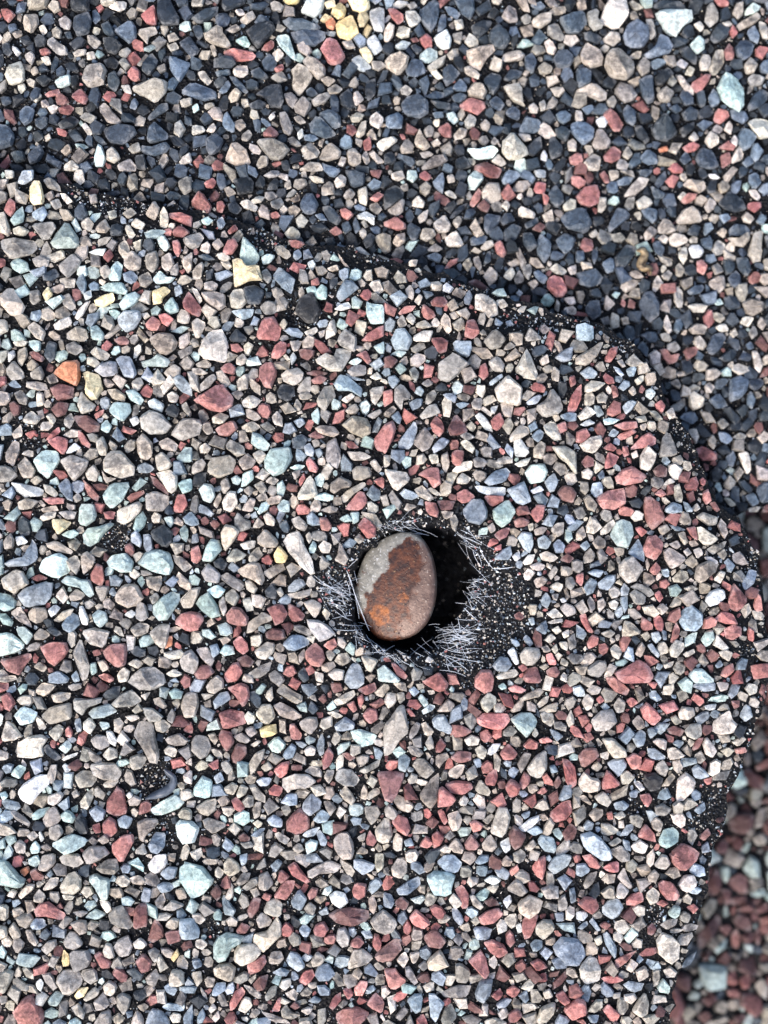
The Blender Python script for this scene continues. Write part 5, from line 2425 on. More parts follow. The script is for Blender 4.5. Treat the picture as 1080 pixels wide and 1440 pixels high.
def sheet(name, poly, edge, zf, step, thick, parent):
    """shingle mat: a height field cut to an outline, with a rough cut edge of real thickness"""
    P = np.asarray(poly, float)
    x0, y0 = P.min(0) - step; x1, y1 = P.max(0) + step
    xs = np.arange(x0, x1 + step, step); ys = np.arange(y0, y1 + step, step)
    X, Y = np.meshgrid(xs, ys)
    ins = inside(X, Y, poly)
    _, nx, ny = poly_dist(X, Y, poly, True)
    near = ~ins
    gx = np.where(near, nx, X); gy = np.where(near, ny, Y)
    keepv = ins.copy()
    q = ins[:-1, :-1] | ins[1:, :-1] | ins[:-1, 1:] | ins[1:, 1:]
    used = np.zeros_like(ins)
    used[:-1, :-1] |= q; used[1:, :-1] |= q; used[:-1, 1:] |= q; used[1:, 1:] |= q
    idx = -np.ones(ins.shape, int); idx[used] = np.arange(used.sum())
    ux, uy = gx[used], gy[used]
    z = zf(ux, uy)
    bx, by, bz = unproject(ux, uy, z)
    jj, ii = np.nonzero(q)
    quads = np.stack([idx[jj, ii], idx[jj + 1, ii], idx[jj + 1, ii + 1], idx[jj, ii + 1]], 1)
    top = np.stack([bx, by, bz], 1)
    # border edges -> skirt
    e = np.concatenate([quads[:, [0, 1]], quads[:, [1, 2]], quads[:, [2, 3]], quads[:, [3, 0]]])
    key = np.sort(e, 1); code = key[:, 0].astype(np.int64) * len(top) + key[:, 1]
    u, inv, cnt = np.unique(code, return_inverse=True, return_counts=True)
    be = e[cnt[inv] == 1]
    bv = np.unique(be); low = {int(v): len(top) + k for k, v in enumerate(bv)}
    lo = top[bv].copy(); lo[:, 2] -= thick
    lo[:, :2] += rng.normal(0, 0.00008, lo[:, :2].shape)
    verts = np.vstack([top, lo])
    faces = quads.tolist() + [[int(a), low[int(a)], low[int(b)], int(b)] for a, b in be]
    return add_mesh(name, verts, faces, ASPHALT, parent, smooth_angle=math.radians(50))

# colours mostly as they look in even light (sRGB), several per kind
K = 0.80
PAL = {'t': [(178, 168, 154), (188, 179, 167), (163, 156, 146), (195, 186, 172), (154, 150, 144), (183, 170, 154)],
       'l': [(208, 199, 184), (216, 207, 195), (201, 191, 177)],
       'r': [(166, 102, 98), (178, 112, 107), (152, 94, 91), (186, 118, 113)],
       'p': [(120, 84, 81), (108, 75, 73), (130, 90, 86)],
       'g': [(192, 214, 209), (182, 206, 201), (201, 219, 214), (174, 197, 193)],
       'b': [(136, 151, 164), (151, 166, 178), (122, 137, 151), (162, 174, 183)],
       'd': [(51, 61, 70), (42, 50, 59), (61, 72, 83), (34, 41, 48)],
       'c': [(94, 109, 124), (78, 91, 105), (112, 127, 142), (67, 79, 92)],
       'm': [(140, 133, 124), (124, 118, 112), (152, 144, 134)],  # tan darkened to paint shade on the lowest shingle; also grit
       'e': [(158, 174, 169), (172, 186, 181)],  # mint and white darkened for the lowest shingle's painted shade
       'q': [(122, 80, 76), (106, 70, 68), (90, 62, 61)],  # reds darkened for the lowest shingle's painted shade
       'k': [(30, 31, 35), (38, 39, 43)],
       'y': [(240, 214, 156), (244, 222, 172), (232, 214, 172)],  # yellow granules, brightened to carry the painted sun fleck
       'o': [(190, 124, 92), (198, 132, 98)],
       'w': [(212, 215, 215), (203, 208, 210), (218, 218, 214)]}
PALL = {k: [lin(c) * K for c in v] for k, v in PAL.items()}
def colour(code):
    base = random.choice(PALL[code])
    if code in 'rgb':                                   # no two granules take the coating alike
        base = base + (random.choice(PALL['t' if code != 'b' else 'w']) - base) * random.uniform(0.0, 0.20)
    v = math.exp(random.gauss(0.02, 0.17))
    return np.clip(base * v * np.exp(rng.normal(0, 0.016, 3)), 0.002, 0.86)

_topo = {}
def topo(N, R):
    if (N, R) not in _topo:
        f = []
        for r in range(R - 1):
            for i in range(N):
                j = (i + 1) % N
                a, b, c, d = r * N + i, r * N + j, (r + 1) * N + j, (r + 1) * N + i
                f += [(a, b, c), (a, c, d)]
        t = R * N
        for i in range(N):
            f.append(((R - 1) * N + i, (R - 1) * N + (i + 1) % N, t))
        _topo[(N, R)] = np.array(f)
    return _topo[(N, R)]

RING_L = ((0.86, -0.35), (1.0, 0.08), (0.95, 0.50), (0.80, 0.84), (0.45, 1.0))
RING_S = ((0.9, -0.3), (1.0, 0.25), (0.80, 0.88))
def rock(outline, N, rings, h_ratio=None):
    """one granule from its outline (m, counter-clockwise, centred): verts, faces, inner coordinates"""
    P = outline
    # cut the corners slightly; long sides get a slight break
    if len(P) <= 5 and N > 8:
        Q = np.roll(P, -1, 0); d = Q - P
        k = int(np.argmax((d ** 2).sum(1)))
        mid = P[k] + d[k] * random.uniform(0.35, 0.65) + np.array([d[k][1], -d[k][0]]) * random.uniform(0.03, 0.10)
        P = np.insert(P, k + 1, mid, 0)
    c = np.array([random.uniform(0.07, 0.20) for _ in range(len(P))])[:, None]
    if N > 8:
        pr = np.roll(P, 1, 0); nx_ = np.roll(P, -1, 0)
        P = np.stack([P * (1 - c) + pr * c, P * (1 - c) + nx_ * c], 1).reshape(-1, 2)
    N = len(P)
    P = P * (1 + rng.normal(0, 0.015, (N, 1)))
    cov = np.cov(P.T); ev = np.sqrt(np.maximum(np.linalg.eigvalsh(cov), 1e-14))
    w = 2.8 * ev[0]; L = 2.8 * ev[1]
    h = (h_ratio or random.uniform(0.36, 0.62)) * (0.7 * w + 0.3 * L * min(1, 1.6 * w / L))
    V = []
    for s, z in rings:
        V.append(np.column_stack([P * (s + rng.normal(0, 0.02, (N, 1))), np.full(N, z * h)]))
    V.append(np.array([[0, 0, h * 1.02]]))
    V = np.vstack(V)
    sz = (w + L) / 2
    for _ in range(random.randint(2, 4)):
        a = random.uniform(0, 2 * math.pi); sl = random.uniform(0.10, 0.85)
        c0 = h * random.uniform(0.55, 0.95)
        lim = c0 + sl * (V[:, 0] * math.cos(a) + V[:, 1] * math.sin(a)) + 0.15 * h
        up = V[:, 2] > 0.05 * h
        V[up, 2] = np.maximum(np.minimum(V[up, 2], lim[up]), 0.06 * h)
    V += rng.normal(0, 0.012 * sz, V.shape)
    r = np.column_stack([V[:, :2] / (0.5 * sz), np.zeros(len(V))])
    return V, topo(N, len(rings)), r, h

class Bulk:
    def __init__(self): self.v = []; self.f = []; self.c = []; self.r = []; self.n = 0
    def add(self, V, F, col, r):
        self.v.append(V); self.f.append(F + self.n); self.n += len(V)
        self.c.append(np.tile(np.append(col, 1.0), (len(V), 1))); self.r.append(r)
    def build(self, name, parent, angle=math.radians(30)):
        if not self.v: return None
        V = np.vstack(self.v); F = np.vstack(self.f).astype(np.int32)
        me = bpy.data.meshes.new(name)
        me.vertices.add(len(V)); me.vertices.foreach_set("co", V.astype(np.float32).ravel())
        me.loops.add(F.size); me.loops.foreach_set("vertex_index", F.ravel())
        me.polygons.add(len(F)); me.polygons.foreach_set("loop_start", np.arange(0, F.size, 3, dtype=np.int32))
        me.update(calc_edges=True)
        a = me.attributes.new("tint", 'FLOAT_COLOR', 'POINT'); a.data.foreach_set("color", np.vstack(self.c).astype(np.float32).ravel())
        a = me.attributes.new("rock", 'FLOAT_VECTOR', 'POINT'); a.data.foreach_set("vector", np.vstack(self.r).astype(np.float32).ravel())
        me.materials.append(ROCK)
        me.polygons.foreach_set("use_smooth", np.ones(len(F), bool)); me.set_sharp_from_angle(angle=angle)
        o = bpy.data.objects.new(name, me); coll.objects.link(o); o.parent = parent; o["kind"] = "stuff"
        return o

# ------------------------------------------------------------------ the setting: felt-covered roof deck under everything
def deck():
    m = plain_material("roofing_felt", (0.010, 0.010, 0.011), (0.030, 0.029, 0.028), 900, 0.85)
    n = 24; x = np.linspace(-0.075, 0.075, n); y = np.linspace(-0.095, 0.095, n)
    X, Y = np.meshgrid(x, y)
    Z = -0.0215 + 0.0002 * np.sin(X * 300) * np.cos(Y * 240)
    V = np.column_stack([X.ravel(), Y.ravel(), Z.ravel()])
    F = [[j * n + i, j * n + i + 1, (j + 1) * n + i + 1, (j + 1) * n + i] for j in range(n - 1) for i in range(n - 1)]
    o = add_mesh("roof_deck", V, F, m); o["kind"] = "structure"
deck()

GROUP = "overlapping roof shingles"
upper = thing("asphalt_shingle", "top granule-covered asphalt shingle, torn open round the nail, with a ragged curved edge", "shingle", (0, 0, -0.003), GROUP)
back = thing("asphalt_shingle", "shingle with many dark slate-blue granules behind the ragged edge, at the top of the photo", "shingle", (0, 0.03, -0.006), GROUP)
low = thing("asphalt_shingle", "blurred lowest shingle with maroon granules, along the right edge at bottom right", "shingle", (0.03, -0.02, -0.0195), GROUP)
SHEETS = {'U': (upper, fast_upper), 'B': (back, fast_back), 'L': (low, fast_low)}
for key, poly, step, th, zf in (('U', UPPER, 5.0, 0.0026, z_upper), ('B', BACK, 9.0, 0.0022, z_back), ('L', LOW, 9.0, 0.0022, z_low)):
    o = sheet("asphalt_mat", poly, None, zf, step, th, None)
    e = SHEETS[key][0]
    o.parent = e; o.location = -e.location

# ------------------------------------------------------------------ granules: read the outlines
def read_granules():
    tiles = {}
    cur = None
    for line in DATA.strip().splitlines():
        if line[0] == '#':
            cur = line[1:]; tiles[cur] = []
            continue
        p = line.split()
        tiles[cur].append([p[0], np.array([[float(v) for v in q.split(',')] for q in p[1:]])])
    out = []
    def hull(pts):
        pts = sorted(map(tuple, pts)); lo = []; up = []
        cr = lambda o, a, b: (a[0] - o[0]) * (b[1] - o[1]) - (a[1] - o[1]) * (b[0] - o[0])
        for p in pts:
            while len(lo) > 1 and cr(lo[-2], lo[-1], p) <= 0: lo.pop()
            lo.append(p)
        for p in reversed(pts):
            while len(up) > 1 and cr(up[-2], up[-1], p) <= 0: up.pop()
            up.append(p)
        return np.array(lo[:-1] + up[:-1])
    glob = []
    for k, lst in tiles.items():
        r, c = int(k[1]), int(k[2])
        for code, P in lst:
            side = {'R': P[:, 0] >= 107.9, 'L': P[:, 0] <= 0.1, 'D': P[:, 1] >= 95.9, 'T': P[:, 1] <= 0.1}
            G = P * 2.5 + np.array([c * 270.0, r * 240.0])
            glob.append({'code': code, 'P': G, 'tile': (k[0], r, c), 'side': side, 'dead': False})
    fam = {'t': 'n', 'l': 'n', 'y': 'n', 'r': 'r', 'p': 'r', 'g': 'g', 'w': 'g', 'b': 'b', 'd': 'b', 'k': 'k', 'o': 'r'}
    for a in glob:
        for s, opp, dr, dc, ax in (('R', 'L', 0, 1, 1), ('D', 'T', 1, 0, 0)):
            if a['dead'] or not a['side'][s].any(): continue
            va = a['P'][a['side'][s]] if len(a['side'][s]) == len(a['P']) else None
            if va is None: continue
            lo, hi = va[:, ax].min() - 4, va[:, ax].max() + 4
            for b in glob:
                if b['dead'] or b is a or b['tile'] != (a['tile'][0], a['tile'][1] + dr, a['tile'][2] + dc): continue
                if len(b['side'][opp]) != len(b['P']) or not b['side'][opp].any() or fam[b['code']] != fam[a['code']]: continue
                vb = b['P'][b['side'][opp]]
                l2, h2 = vb[:, ax].min() - 4, vb[:, ax].max() + 4
                if min(hi, h2) - max(lo, l2) > 0.6 * min(hi - lo, h2 - l2):
                    a['P'] = hull(np.vstack([a['P'], b['P']])); b['dead'] = True
                    break
    for g in glob:
        if g['dead']: continue
        P = g['P']
        # granules cut by the photo's border go on beyond it
        for ax, lim, sgn in ((0, 0.0, -1), (0, 1080.0, 1), (1, 0.0, -1), (1, 1440.0, 1)):
            m = np.abs(P[:, ax] - lim) < 0.5
            if m.sum() >= 2:
                P = P.copy(); P[m, ax] += sgn * 9; 
        c = P.mean(0)
        k = 'L' if g['tile'][0] == 'q' else ('U' if inside(c[0], c[1], UPPER) else 'B')
        x, y = P[:, 0], P[:, 1]
        area = abs(0.5 * np.sum(x * np.roll(y, -1) - y * np.roll(x, -1)))
        out.append((k, g['code'], P, area))
    return out

traced = read_granules()
counts = {'U': 0, 'B': 0, 'L': 0}
bulk = {k: Bulk() for k in 'UBL'}
traced.sort(key=lambda g: -g[3])
MX = 170                                            # pixels of roof built beyond the photo's frame
HH, WW = 1440 + 2 * MX, 1080 + 2 * MX
occ = {k: np.zeros((HH, WW), bool) for k in 'UBL'}

def stamp(mask, P):
    x0, y0 = np.floor(P.min(0)).astype(int); x1, y1 = np.ceil(P.max(0)).astype(int) + 1
    X, Y = np.meshgrid(np.arange(x0, x1), np.arange(y0, y1))
    m = inside(X + 0.5, Y + 0.5, P)
    mask[max(y0 + MX, 0):y1 + MX, max(x0 + MX, 0):x1 + MX] |= m[max(-(y0 + MX), 0):, max(-(x0 + MX), 0):][:mask[max(y0 + MX, 0):y1 + MX, :].shape[0], :mask[:, max(x0 + MX, 0):x1 + MX].shape[1]]

def put(k, code, P, big, lift=0.0, individual=False, h_ratio=None):
    parent, zf = SHEETS[k]
    c = P.mean(0)
    z = float(zf(np.array([c[0]]), np.array([c[1]]))[0]) + lift
    sc = S * (D - z) / D
    out = (P - c) * sc * np.array([1, -1])
    a = np.sum(out[:, 0] * np.roll(out[:, 1], -1) - out[:, 1] * np.roll(out[:, 0], -1))
    if a < 0: out = out[::-1]
    if big: V, F, r, h = rock(out * 1.03, 14, RING_L, h_ratio)
    else: V, F, r, h = rock(out, 8, RING_S, h_ratio)
    ax = rng.normal(0, 0.10, 2)
    V[:, 2] += V[:, 0] * ax[0] + V[:, 1] * ax[1]
    # the back shingle has its own blend of granules
    if k == 'B': code = {'b': 'c'}.get(code, code)
    if k == 'L': code = {'t': 'm', 'l': 'm', 'g': 'e', 'w': 'e', 'r': 'q', 'p': 'q', 'b': 'd'}.get(code, code)  # shade on the lowest shingle, painted in as darker tints
    if math.hypot((c[0] - 505) / 70.0, (c[1] - 12) / 62.0) < 1:      # sun fleck at the top, painted in as pale yellow tints
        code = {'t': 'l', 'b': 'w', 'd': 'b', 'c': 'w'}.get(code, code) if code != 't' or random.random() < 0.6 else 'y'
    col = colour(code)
    wear = {'t': 1.0, 'l': 0.7, 'r': 0.7, 'g': 0.45, 'b': 0.8, 'c': 0.6, 'w': 0.4, 'y': 0.15, 'd': 0.0, 'm': 0.6}.get(code, 0.3)
    r = r.copy(); r[:, 2] = wear * random.choice((0.1, 0.45, 0.8, 1.0))
    x, y, zz = unproject(c[0], c[1], z)
    if individual:
        o = add_mesh("granule", V, F.tolist(), ROCK, parent, (x - parent.location.x, y - parent.location.y, zz - parent.location.z),
                     {"tint": ('FLOAT_COLOR', np.tile(np.append(col, 1), (len(V), 1))), "rock": ('FLOAT_VECTOR', r)}, math.radians(30))
    else:
        V = V + np.array([x - parent.location.x, y - parent.location.y, zz - parent.location.z])
        bulk[k].add(V, F, col, r)

for k, code, P, area in traced:
    ind = counts[k] < 300
    counts[k] += 1
    put(k, code, P, True, lift=random.uniform(0.00008, 0.00036), individual=ind)
    stamp(occ[k], P)

# ------------------------------------------------------------------ smaller granules between them
yy, xx = np.mgrid[0:HH, 0:WW]
gx, gy = xx - MX + 0.5, yy - MX + 0.5
inU = inside(gx, gy, UPPER)
s4 = np.s_[::4, ::4]
def up4(a): return np.repeat(np.repeat(a, 4, 0), 4, 1)[:HH, :WW]
dl = up4(poly_dist(gx[s4], gy[s4], LIP, False)[0])
bare = inside(gx, gy, BARE)
for q in BARE_PATCHES: bare |= inside(gx, gy, q)
hole = inside(gx, gy, HOLE)
lipband = inU & (dl < (4 + 16 * vnoise(gx, gy, 38)) * smooth(50, 140, gx) * (1 - 0.75 * smooth(1180, 1240, gy)))
dom = {'U': inU & ~bare & ~lipband & (dl > 3), 'B': (~inU | (dl < 45)) & inside(gx, gy, BACK) , 'L': (~inU | (dl < 90)) & inside(gx, gy, LOW)}
zone = {'U': lambda x, y: dict(t=.42, l=.12, r=.08 + .10 * x / 1080, p=.05 + .05 * x / 1080, g=.14 - .10 * x / 1080, b=.13, d=.05),
        'B': lambda x, y: dict(t=.23, l=.05, r=.05, p=.04, g=.03, b=.20, d=.40),
        'L': lambda x, y: dict(t=.36, l=.04, r=.12, p=.28, g=.08, b=.06, d=.10)}

def blob(r):
    n = random.choice((4, 4, 5, 5, 6, 6, 7)); a0 = random.random() * 6.28
    asp = random.choice((1.0, 1.15, 1.3, 1.6, 2.0)); th = random.random() * math.pi
    a = a0 + (np.arange(n) + rng.uniform(-0.3, 0.3, n)) / n * 2 * math.pi
    rad = r * rng.uniform(0.78, 1.25, n) * (1.25 if n < 5 else 1.05)
    p = np.column_stack([rad * np.cos(a) * math.sqrt(asp), rad * np.sin(a) / math.sqrt(asp)])
    c, s = math.cos(th), math.sin(th)
    return p @ np.array([[c, s], [-s, c]])

def fill(k, radii):
    for r, lim in radii:
        free = dom[k] & ~occ[k]
        if r > 10 and k != 'L': free &= (gx < 0) | (gx > 1080) | (gy < 0) | (gy > 1440)
        er = free.copy()
        for i in range(max(1, int(round(r * 0.92)))):           # shrink the free space by the radius
            e = er.copy()
            e[1:] &= er[:-1]; e[:-1] &= er[1:]; e[:, 1:] &= er[:, :-1]; e[:, :-1] &= er[:, 1:]
            if i % 2:
                e[1:, 1:] &= er[:-1, :-1]; e[:-1, :-1] &= er[1:, 1:]; e[1:, :-1] &= er[:-1, 1:]; e[:-1, 1:] &= er[1:, :-1]
            er = e
        er[:8] = er[-8:] = False; er[:, :8] = er[:, -8:] = False
        cy, cx = np.nonzero(er)
        order = rng.permutation(len(cy))
        R = int(math.ceil(1.75 * r)); yy_, xx_ = np.mgrid[-R:R + 1, -R:R + 1]; disc = (xx_ ** 2 + yy_ ** 2) < (1.75 * r) ** 2
        blocked = np.zeros((HH, WW), bool)
        n = 0
        for o in order:
            y, x = cy[o], cx[o]
            if blocked[y, x]: continue
            if r < 8 and vnoise(x * 1.0, y * 1.0, 26) + 0.6 * vnoise(x + 500.0, y * 1.0, 11) > (0.42 if r > 6 else 0.36): continue
            ya, xa = max(y - R, 0), max(x - R, 0)
            blocked[ya:y + R + 1, xa:x + R + 1] |= disc[ya - y + R:, xa - x + R:][:HH - ya if HH - ya < 2 * R + 1 else None, :WW - xa if WW - xa < 2 * R + 1 else None][:blocked[ya:y + R + 1].shape[0], :blocked[:, xa:x + R + 1].shape[1]]
            rr = r * random.uniform(0.88, 1.2)
            P = blob(rr) + np.array([x - MX + 0.5, y - MX + 0.5])
            z = zone[k](min(max(x - MX, 0), 1080), y - MX)
            code = random.choices(list(z), list(z.values()))[0]
            put(k, code, P, r > 9, lift=random.uniform(-0.00030, -0.00004) if r < 8 else random.uniform(-0.00012, 0.0001))
            stamp(occ[k], P)
            n += 1
            if n >= lim: break
RAD = [(17, 9999), (14, 9999), (11.5, 9999), (9, 9999), (7, 9999), (5.2, 7000), (4.0, 6000), (3.0, 6000)]
for k in 'UBL': fill(k, RAD if k != 'L' else RAD[:-1])
for k in 'UBL': bulk[k].build("granules", SHEETS[k][0])

# ------------------------------------------------------------------ fine grit stuck to the bare asphalt
GV = np.array([[1, 0, 0], [-.5, .87, 0], [-.5, -.87, 0], [.1, 0, .9], [-.3, .1, -.5]], float)
GF = np.array([[0, 1, 3], [1, 2, 3], [2, 0, 3], [1, 0, 4], [2, 1, 4], [0, 2, 4]])
def grit(k, mask, n, rmin, rmax, codes):
    parent, zf = SHEETS[k]
    cy, cx = np.nonzero(mask)
    if not len(cy): return
    pick = rng.choice(len(cy), min(n, len(cy)), replace=False)
    px = cx[pick] - MX + rng.random(len(pick)); py = cy[pick] - MX + rng.random(len(pick))
    z = zf(px, py); x, y, z = unproject(px, py, z)
    b = grit_bulk[k]
    for i in range(len(pick)):
        r = random.uniform(rmin, rmax) ** 1.0 * S
        a = rng.normal(0, 1, (3, 3)); q, _ = np.linalg.qr(a)
        if np.linalg.det(q) < 0: q[:, 0] *= -1
        V = (GV * rng.uniform(0.6, 1.3, (5, 1))) @ q.T * r + np.array([x[i], y[i], z[i] + 0.5 * r]) - np.array(parent.location)
        b.add(V, GF, colour(random.choice(codes)), np.zeros((5, 3)))
grit_bulk = {k: Bulk() for k in 'UBL'}
grit('U', (bare | lipband) & ~hole & inU, 4200, 0.8, 2.0, 'tlwbbddkkdkm')
grit('U', (bare | lipband) & ~hole & inU, 700, 1.6, 3.6, 'tlwdbtrk')
grit('U', hole, 130, 0.9, 2.6, 'tdbktl')
grit('U', dom['U'] & ~occ['U'], 5000, 0.8, 2.0, 'tlwbdkt')
grit('B', dom['B'] & ~occ['B'], 3500, 0.8, 2.0, 'tlbddkb')
for k in 'UB': grit_bulk[k].build("grit", SHEETS[k][0], math.radians(10))

# ------------------------------------------------------------------ glass fibres of the torn mat
FIB32 = """345,805 555,845 3|310,800 475,895 3|450,540 527,612 4|350,650 520,720 2|330,715 510,715 2|320,760 530,780 2|415,590 430,680 3
290,665 400,660 2|330,690 440,650 2|355,740 470,690 2|400,600 520,605 2|380,620 470,720 2|300,720 420,740 2|340,780 430,740 2
330,850 440,870 2|310,890 460,925 2|350,830 370,900 2|430,640 500,680 2|470,470 505,550 2|400,510 465,515 2|480,455 512,452 3
490,400 560,375 2|500,380 575,400 2|465,430 520,420 2|538,200 612,318 4|610,318 722,310 5|500,215 555,315 2|525,230 550,300 2
420,130 550,185 3|450,80 510,150 2|430,100 500,135 2|460,190 540,200 2|50,90 190,120 3|100,70 255,132 3|150,50 210,110 2
20,190 190,160 2|30,150 160,110 2|60,100 222,125 3|90,85 300,140 2|185,740 265,800 2|150,765 220,810 2|0,790 60,750 2
0,815 70,800 2|60,770 120,800 2|360,690 500,740 2|390,700 470,640 2|400,740 520,700 2|340,815 420,900 2|360,860 450,830 2"""
FIB31 = """870,330 900,420 4|882,350 940,600 3|905,430 997,668 5|690,360 860,460 2|680,372 850,420 2|700,430 830,440 2|720,390 860,475 3
760,510 860,530 3|740,480 850,500 2|770,520 870,600 2|800,550 900,610 2|790,600 900,580 2|820,630 960,640 2|800,660 960,660 3
870,390 890,470 2|840,450 870,540 2|980,690 1060,800 3|1000,720 1085,792 2|1030,790 1085,770 2|912,330 930,400 2|935,262 880,312 2"""
def fibre_verts(p, q, wpx, lift0, lift1, bow):
    n = 6; t = np.linspace(0, 1, n)
    px = p[0] + (q[0] - p[0]) * t; py = p[1] + (q[1] - p[1]) * t
    nx, ny = -(q[1] - p[1]), q[0] - p[0]
    px = px + nx * bow * 4 * t * (1 - t); py = py + ny * bow * 4 * t * (1 - t)
    zs = np.maximum(fast_upper(px, py), -0.0012)
    z = zs + (lift0 + (lift1 - lift0) * t) + 0.0001
    x, y, z = unproject(px, py, z)
    C = np.column_stack([x, y, z])
    T = np.gradient(C, axis=0); T /= np.linalg.norm(T, axis=1)[:, None]
    A = np.cross(T, np.array([0, 0, 1.0])); A /= np.linalg.norm(A, axis=1)[:, None] + 1e-12
    B = np.cross(A, T)
    V = []
    for i in range(n):
        r = 0.5 * wpx * S * (1 - 0.45 * abs(2 * t[i] - 1) ** 2)
        for a in range(5):
            an = a / 5 * 2 * math.pi
            V.append(C[i] + r * (A[i] * math.cos(an) + B[i] * math.sin(an)))
    F = []
    for i in range(n - 1):
        for a in range(5):
            b = (a + 1) % 5
            F.append((i * 5 + a, i * 5 + b, (i + 1) * 5 + b, (i + 1) * 5 + a))
    F.append(tuple(range(4, -1, -1))); F.append(tuple((n - 1) * 5 + a for a in range(5)))
    return np.array(V), F
for txt, ox, oy in ((FIB32, 540, 720), (FIB31, 270, 720)):
    for it in txt.replace('\n', '|').split('|'):
        a, b, w = it.split()
        p = [float(v) / 4 for v in a.split(',')]; q = [float(v) / 4 for v in b.split(',')]
        p = (p[0] + ox, p[1] + oy); q = (q[0] + ox, q[1] + oy)
        V, F = fibre_verts(p, q, 0.26 + 0.21 * float(w), random.uniform(0.0001, 0.0005), random.uniform(0.0, 0.0004), random.gauss(0, 0.06))
        V = V - np.array(upper.location)
        c = V.mean(0)
        add_mesh("glass_fibre", V - c, F, FIBRE, upper, c, smooth_angle=math.radians(60))
# the finer ones, too thin to tell apart
LV, LF = [], []; off = 0
SPOTS = [(548, 738, 26, 8, 0.2, 16), (648, 758, 22, 12, 0.6, 12), (462, 828, 16, 30, 0.25, 26), (628, 900, 24, 28, 0.1, 42),
         (540, 918, 36, 7, 0.5, 18), (660, 830, 10, 26, 0.4, 18), (500, 885, 10, 18, 0.9, 10)]
for cx, cy, sx, sy, ang, num in SPOTS:
    for _ in range(num):
        x = cx + random.gauss(0, sx * 0.55); y = cy + random.gauss(0, sy * 0.55)
        L = random.uniform(8, 46); a = ang + random.gauss(0, 0.42)
        V, F = fibre_verts((x, y), (x + L * math.cos(a), y + L * math.sin(a)), random.uniform(0.25, 0.5), random.uniform(0, 0.0005), random.uniform(0, 0.0003), random.gauss(0, 0.055))
        LV.append(V); LF += [tuple(i + off for i in f) for f in F]; off += len(V)
o = add_mesh("fine_glass_fibres", np.vstack(LV) - np.array(upper.location), LF, FIBRE, upper, smooth_angle=math.radians(60))
o["kind"] = "stuff"

# ------------------------------------------------------------------ the popped roofing nail
HEAD = [(497, 838), (500, 815), (506, 795), (513, 779), (524, 767), (538, 757), (553, 750), (571, 747), (588, 753), (600, 768),
        (607, 786), (611, 806), (612, 828), (609, 850), (603, 868), (594, 882), (580, 894), (562, 900), (544, 901), (530, 898),
        (522, 890), (510, 874), (501, 858)]
def build_nail():
    P = np.array(HEAD, float)
    for _ in range(2):
        Q = np.roll(P, -1, 0); P = np.stack([P * .75 + Q * .25, P * .25 + Q * .75], 1).reshape(-1, 2)
    c = np.array([554.0, 828.0])
    tilt = math.radians(16)
    def zat(px): return -0.0004 + (px - c[0]) * S * math.tan(tilt)
    zc = zat(c[0])
    root = thing("roofing_nail", "rusty galvanised roofing nail with its round head showing through the torn hole", "nail",
                 unproject(c[0], c[1], zc - 0.012))
    L = np.array(root.location)
    N = len(P); V = []; attr = []
    rings = [(0.93, -0.0010), (0.985, -0.0009), (1.0, -0.0007), (1.0, -0.00022), (0.985, -0.00007), (0.965, 0.0)] + [(s, 0.00001 + 0.00055 * (1 - s * s)) for s in np.linspace(0.9, 0.06, 17)]
    poly = np.array([(569, 783), (562, 812), (551, 830), (538, 858), (531, 872)], float)
    def wear(px, py):
        d, _, _ = poly_dist(px, py, poly, False)
        wdt = 14.5 + 6 * smooth(780, 870, py)
        side = px - np.interp(py, [783, 812, 830, 858, 872], [569, 562, 551, 538, 531])
        rust = smooth(2.2, 0.2, d / wdt * np.where(side > 0, 0.85, 1.0))
        film = smooth(546, 572, px + 0.42 * (py - 828)) * (1 - 0.45 * smooth(0.93, 1.0, np.hypot((px - 554) / 58.0, (py - 826) / 76.0)))
        org = np.maximum(smooth(26, 4, np.hypot(px - 534, py - 864)), 0.8 * smooth(16, 2, np.hypot(px - 568, py - 840)))
        return np.column_stack([rust, film, org])
    for s, dz in rings:
        pp = c + (P - c) * s
        z = zat(pp[:, 0]) + dz
        x, y, _ = unproject(pp[:, 0], pp[:, 1], z)
        # the disc's lower rings go down along its own axis
        V.append(np.column_stack([x + (-dz if dz < 0 else 0) * math.sin(tilt), y, z]) - L)
        attr.append(wear(pp[:, 0], pp[:, 1]))
    V = np.vstack(V); attr = np.vstack(attr)
    F = []
    for r in range(len(rings) - 1):
        for i in range(N):
            j = (i + 1) % N
            F.append((r * N + j, r * N + i, (r + 1) * N + i, (r + 1) * N + j))
    F.append(tuple((len(rings) - 1) * N + (N - 1 - i) for i in range(N)))
    F.append(tuple(range(N)))
    h = add_mesh("nail_head", V, F, NAIL, root, attrs={"wear": ('FLOAT_VECTOR', attr)}, smooth_angle=math.radians(60))
    # shank along the head's axis
    n = 16; V = []; ax = np.array([math.sin(tilt), 0, -math.cos(tilt)]); start = np.array(unproject(c[0], c[1], zc - 0.0009)) - L
    for t, r in ((0, 0.0019), (0.0006, 0.0016), (0.010, 0.0016), (0.0125, 0.0003)):
        for i in range(n):
            a = i / n * 2 * math.pi
            V.append(start + ax * t + r * (np.array([math.cos(tilt), 0, math.sin(tilt)]) * math.cos(a) + np.array([0, 1, 0]) * math.sin(a)))
    F = [(r * n + i, r * n + (i + 1) % n, (r + 1) * n + (i + 1) % n, (r + 1) * n + i) for r in range(3) for i in range(n)]
    F += [tuple(range(n - 1, -1, -1)), tuple(3 * n + i for i in range(n))]
    add_mesh("shank", V, F, NAIL, root, attrs={"wear": ('FLOAT_VECTOR', np.tile([0.3, 0.5, 0], (len(V), 1)))}, smooth_angle=math.radians(50))
build_nail()

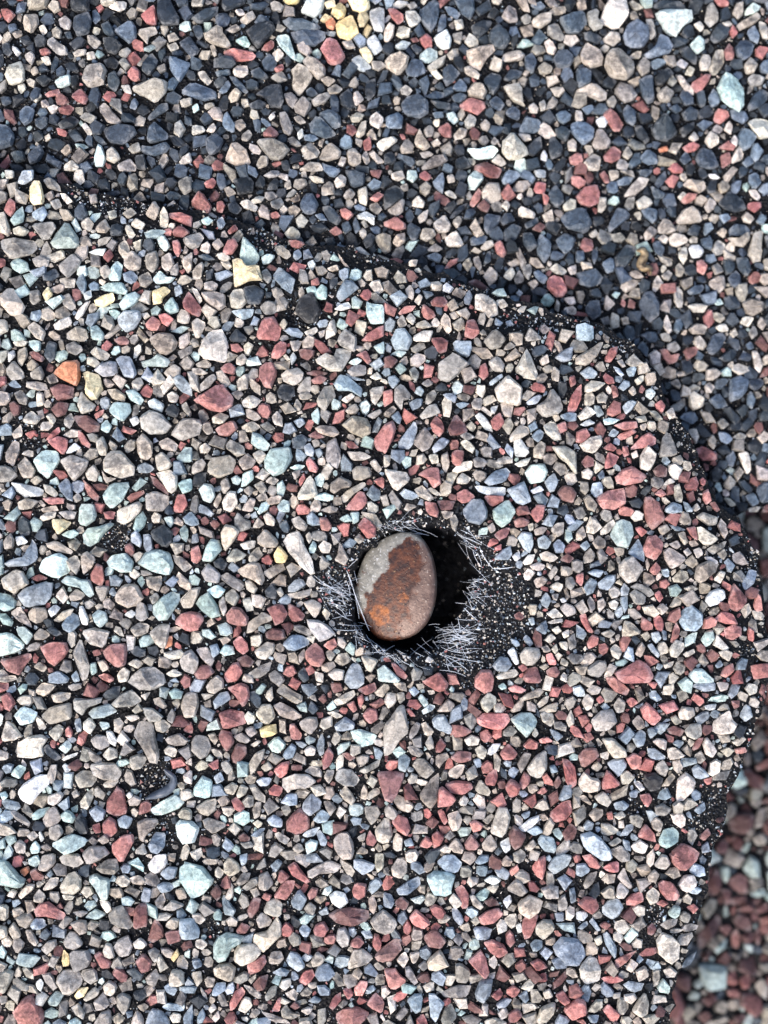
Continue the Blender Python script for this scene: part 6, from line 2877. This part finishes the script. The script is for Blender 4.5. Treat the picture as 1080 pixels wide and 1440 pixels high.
# ------------------------------------------------------------------ loose bits lying on the shingles
def strip(name, label, cat, centre, widths, zf, lift, mat, thick=0.00022):
    """a thin curved flake: centre line and half-widths in pixels"""
    C = np.array(centre, float); n = 22
    t = np.linspace(0, 1, n); s = np.linspace(0, 1, len(C))
    w = np.interp(t, s, widths)
    # smooth the centre line
    cx = np.interp(t, s, C[:, 0]); cy = np.interp(t, s, C[:, 1])
    for _ in range(4):
        cx[1:-1] = (cx[:-2] + 2 * cx[1:-1] + cx[2:]) / 4; cy[1:-1] = (cy[:-2] + 2 * cy[1:-1] + cy[2:]) / 4
    tx, ty = np.gradient(cx), np.gradient(cy); l = np.hypot(tx, ty); nx, ny = -ty / l, tx / l
    rows = []
    for u in np.linspace(-1, 1, 7):
        px = cx + nx * w * u; py = cy + ny * w * u
        z = zf(px, py) + lift + 0.00035 * (1 - u * u) + 0.00006 * vnoise(px, py, 5)
        rows.append(np.column_stack(unproject(px, py, z)))
    top = np.array(rows); bot = top.copy(); bot[..., 2] -= thick
    V = np.concatenate([top.reshape(-1, 3), bot.reshape(-1, 3)]); m = 7 * n
    F = []
    for j in range(6):
        for i in range(n - 1):
            a = j * n + i
            F.append((a, a + n, a + n + 1, a + 1)); F.append((m + a, m + a + 1, m + a + n + 1, m + a + n))
    for i in range(n - 1):
        F.append((i, i + 1, m + i + 1, m + i)); a = 6 * n + i; F.append((a + 1, a, m + a, m + a + 1))
    for j in range(6):
        a = j * n; F.append((a + n, a, m + a, m + a + n)); a = j * n + n - 1; F.append((a, a + n, m + a + n, m + a))
    c = V.mean(0); c[2] = V[:, 2].min()
    o = add_mesh(name, V - c, F, mat, None, c, smooth_angle=math.radians(40))
    o["label"] = label; o["category"] = cat
    return o
slate = plain_material("slate_film", (0.045, 0.056, 0.075), (0.12, 0.135, 0.16), 1800, 0.45)
strip("curled_flake", "curled dark slate-grey flake in a bare black patch beside a pale mint granule", "flake",
      [(204, 1124), (216, 1119), (230, 1115), (241, 1108), (245, 1098), (243, 1092), (235, 1087), (231, 1082)],
      [0.8, 5.0, 6.5, 6.5, 5.0, 4.2, 3.6, 1.2], z_upper, 0.0007, slate)
husk = plain_material("dry_husk", (0.045, 0.026, 0.012), (0.34, 0.25, 0.14), 2600, 0.6)
strip("dry_husk", "small crumpled brown plant husk wedged between the dark granules of the back shingle", "husk",
      [(896, 352), (904, 350), (909, 358), (903, 366), (899, 374), (908, 378), (916, 376), (915, 386)],
      [1.5, 5.0, 5.5, 6.0, 6.0, 5.0, 4.0, 1.5], z_back, 0.0009, husk)
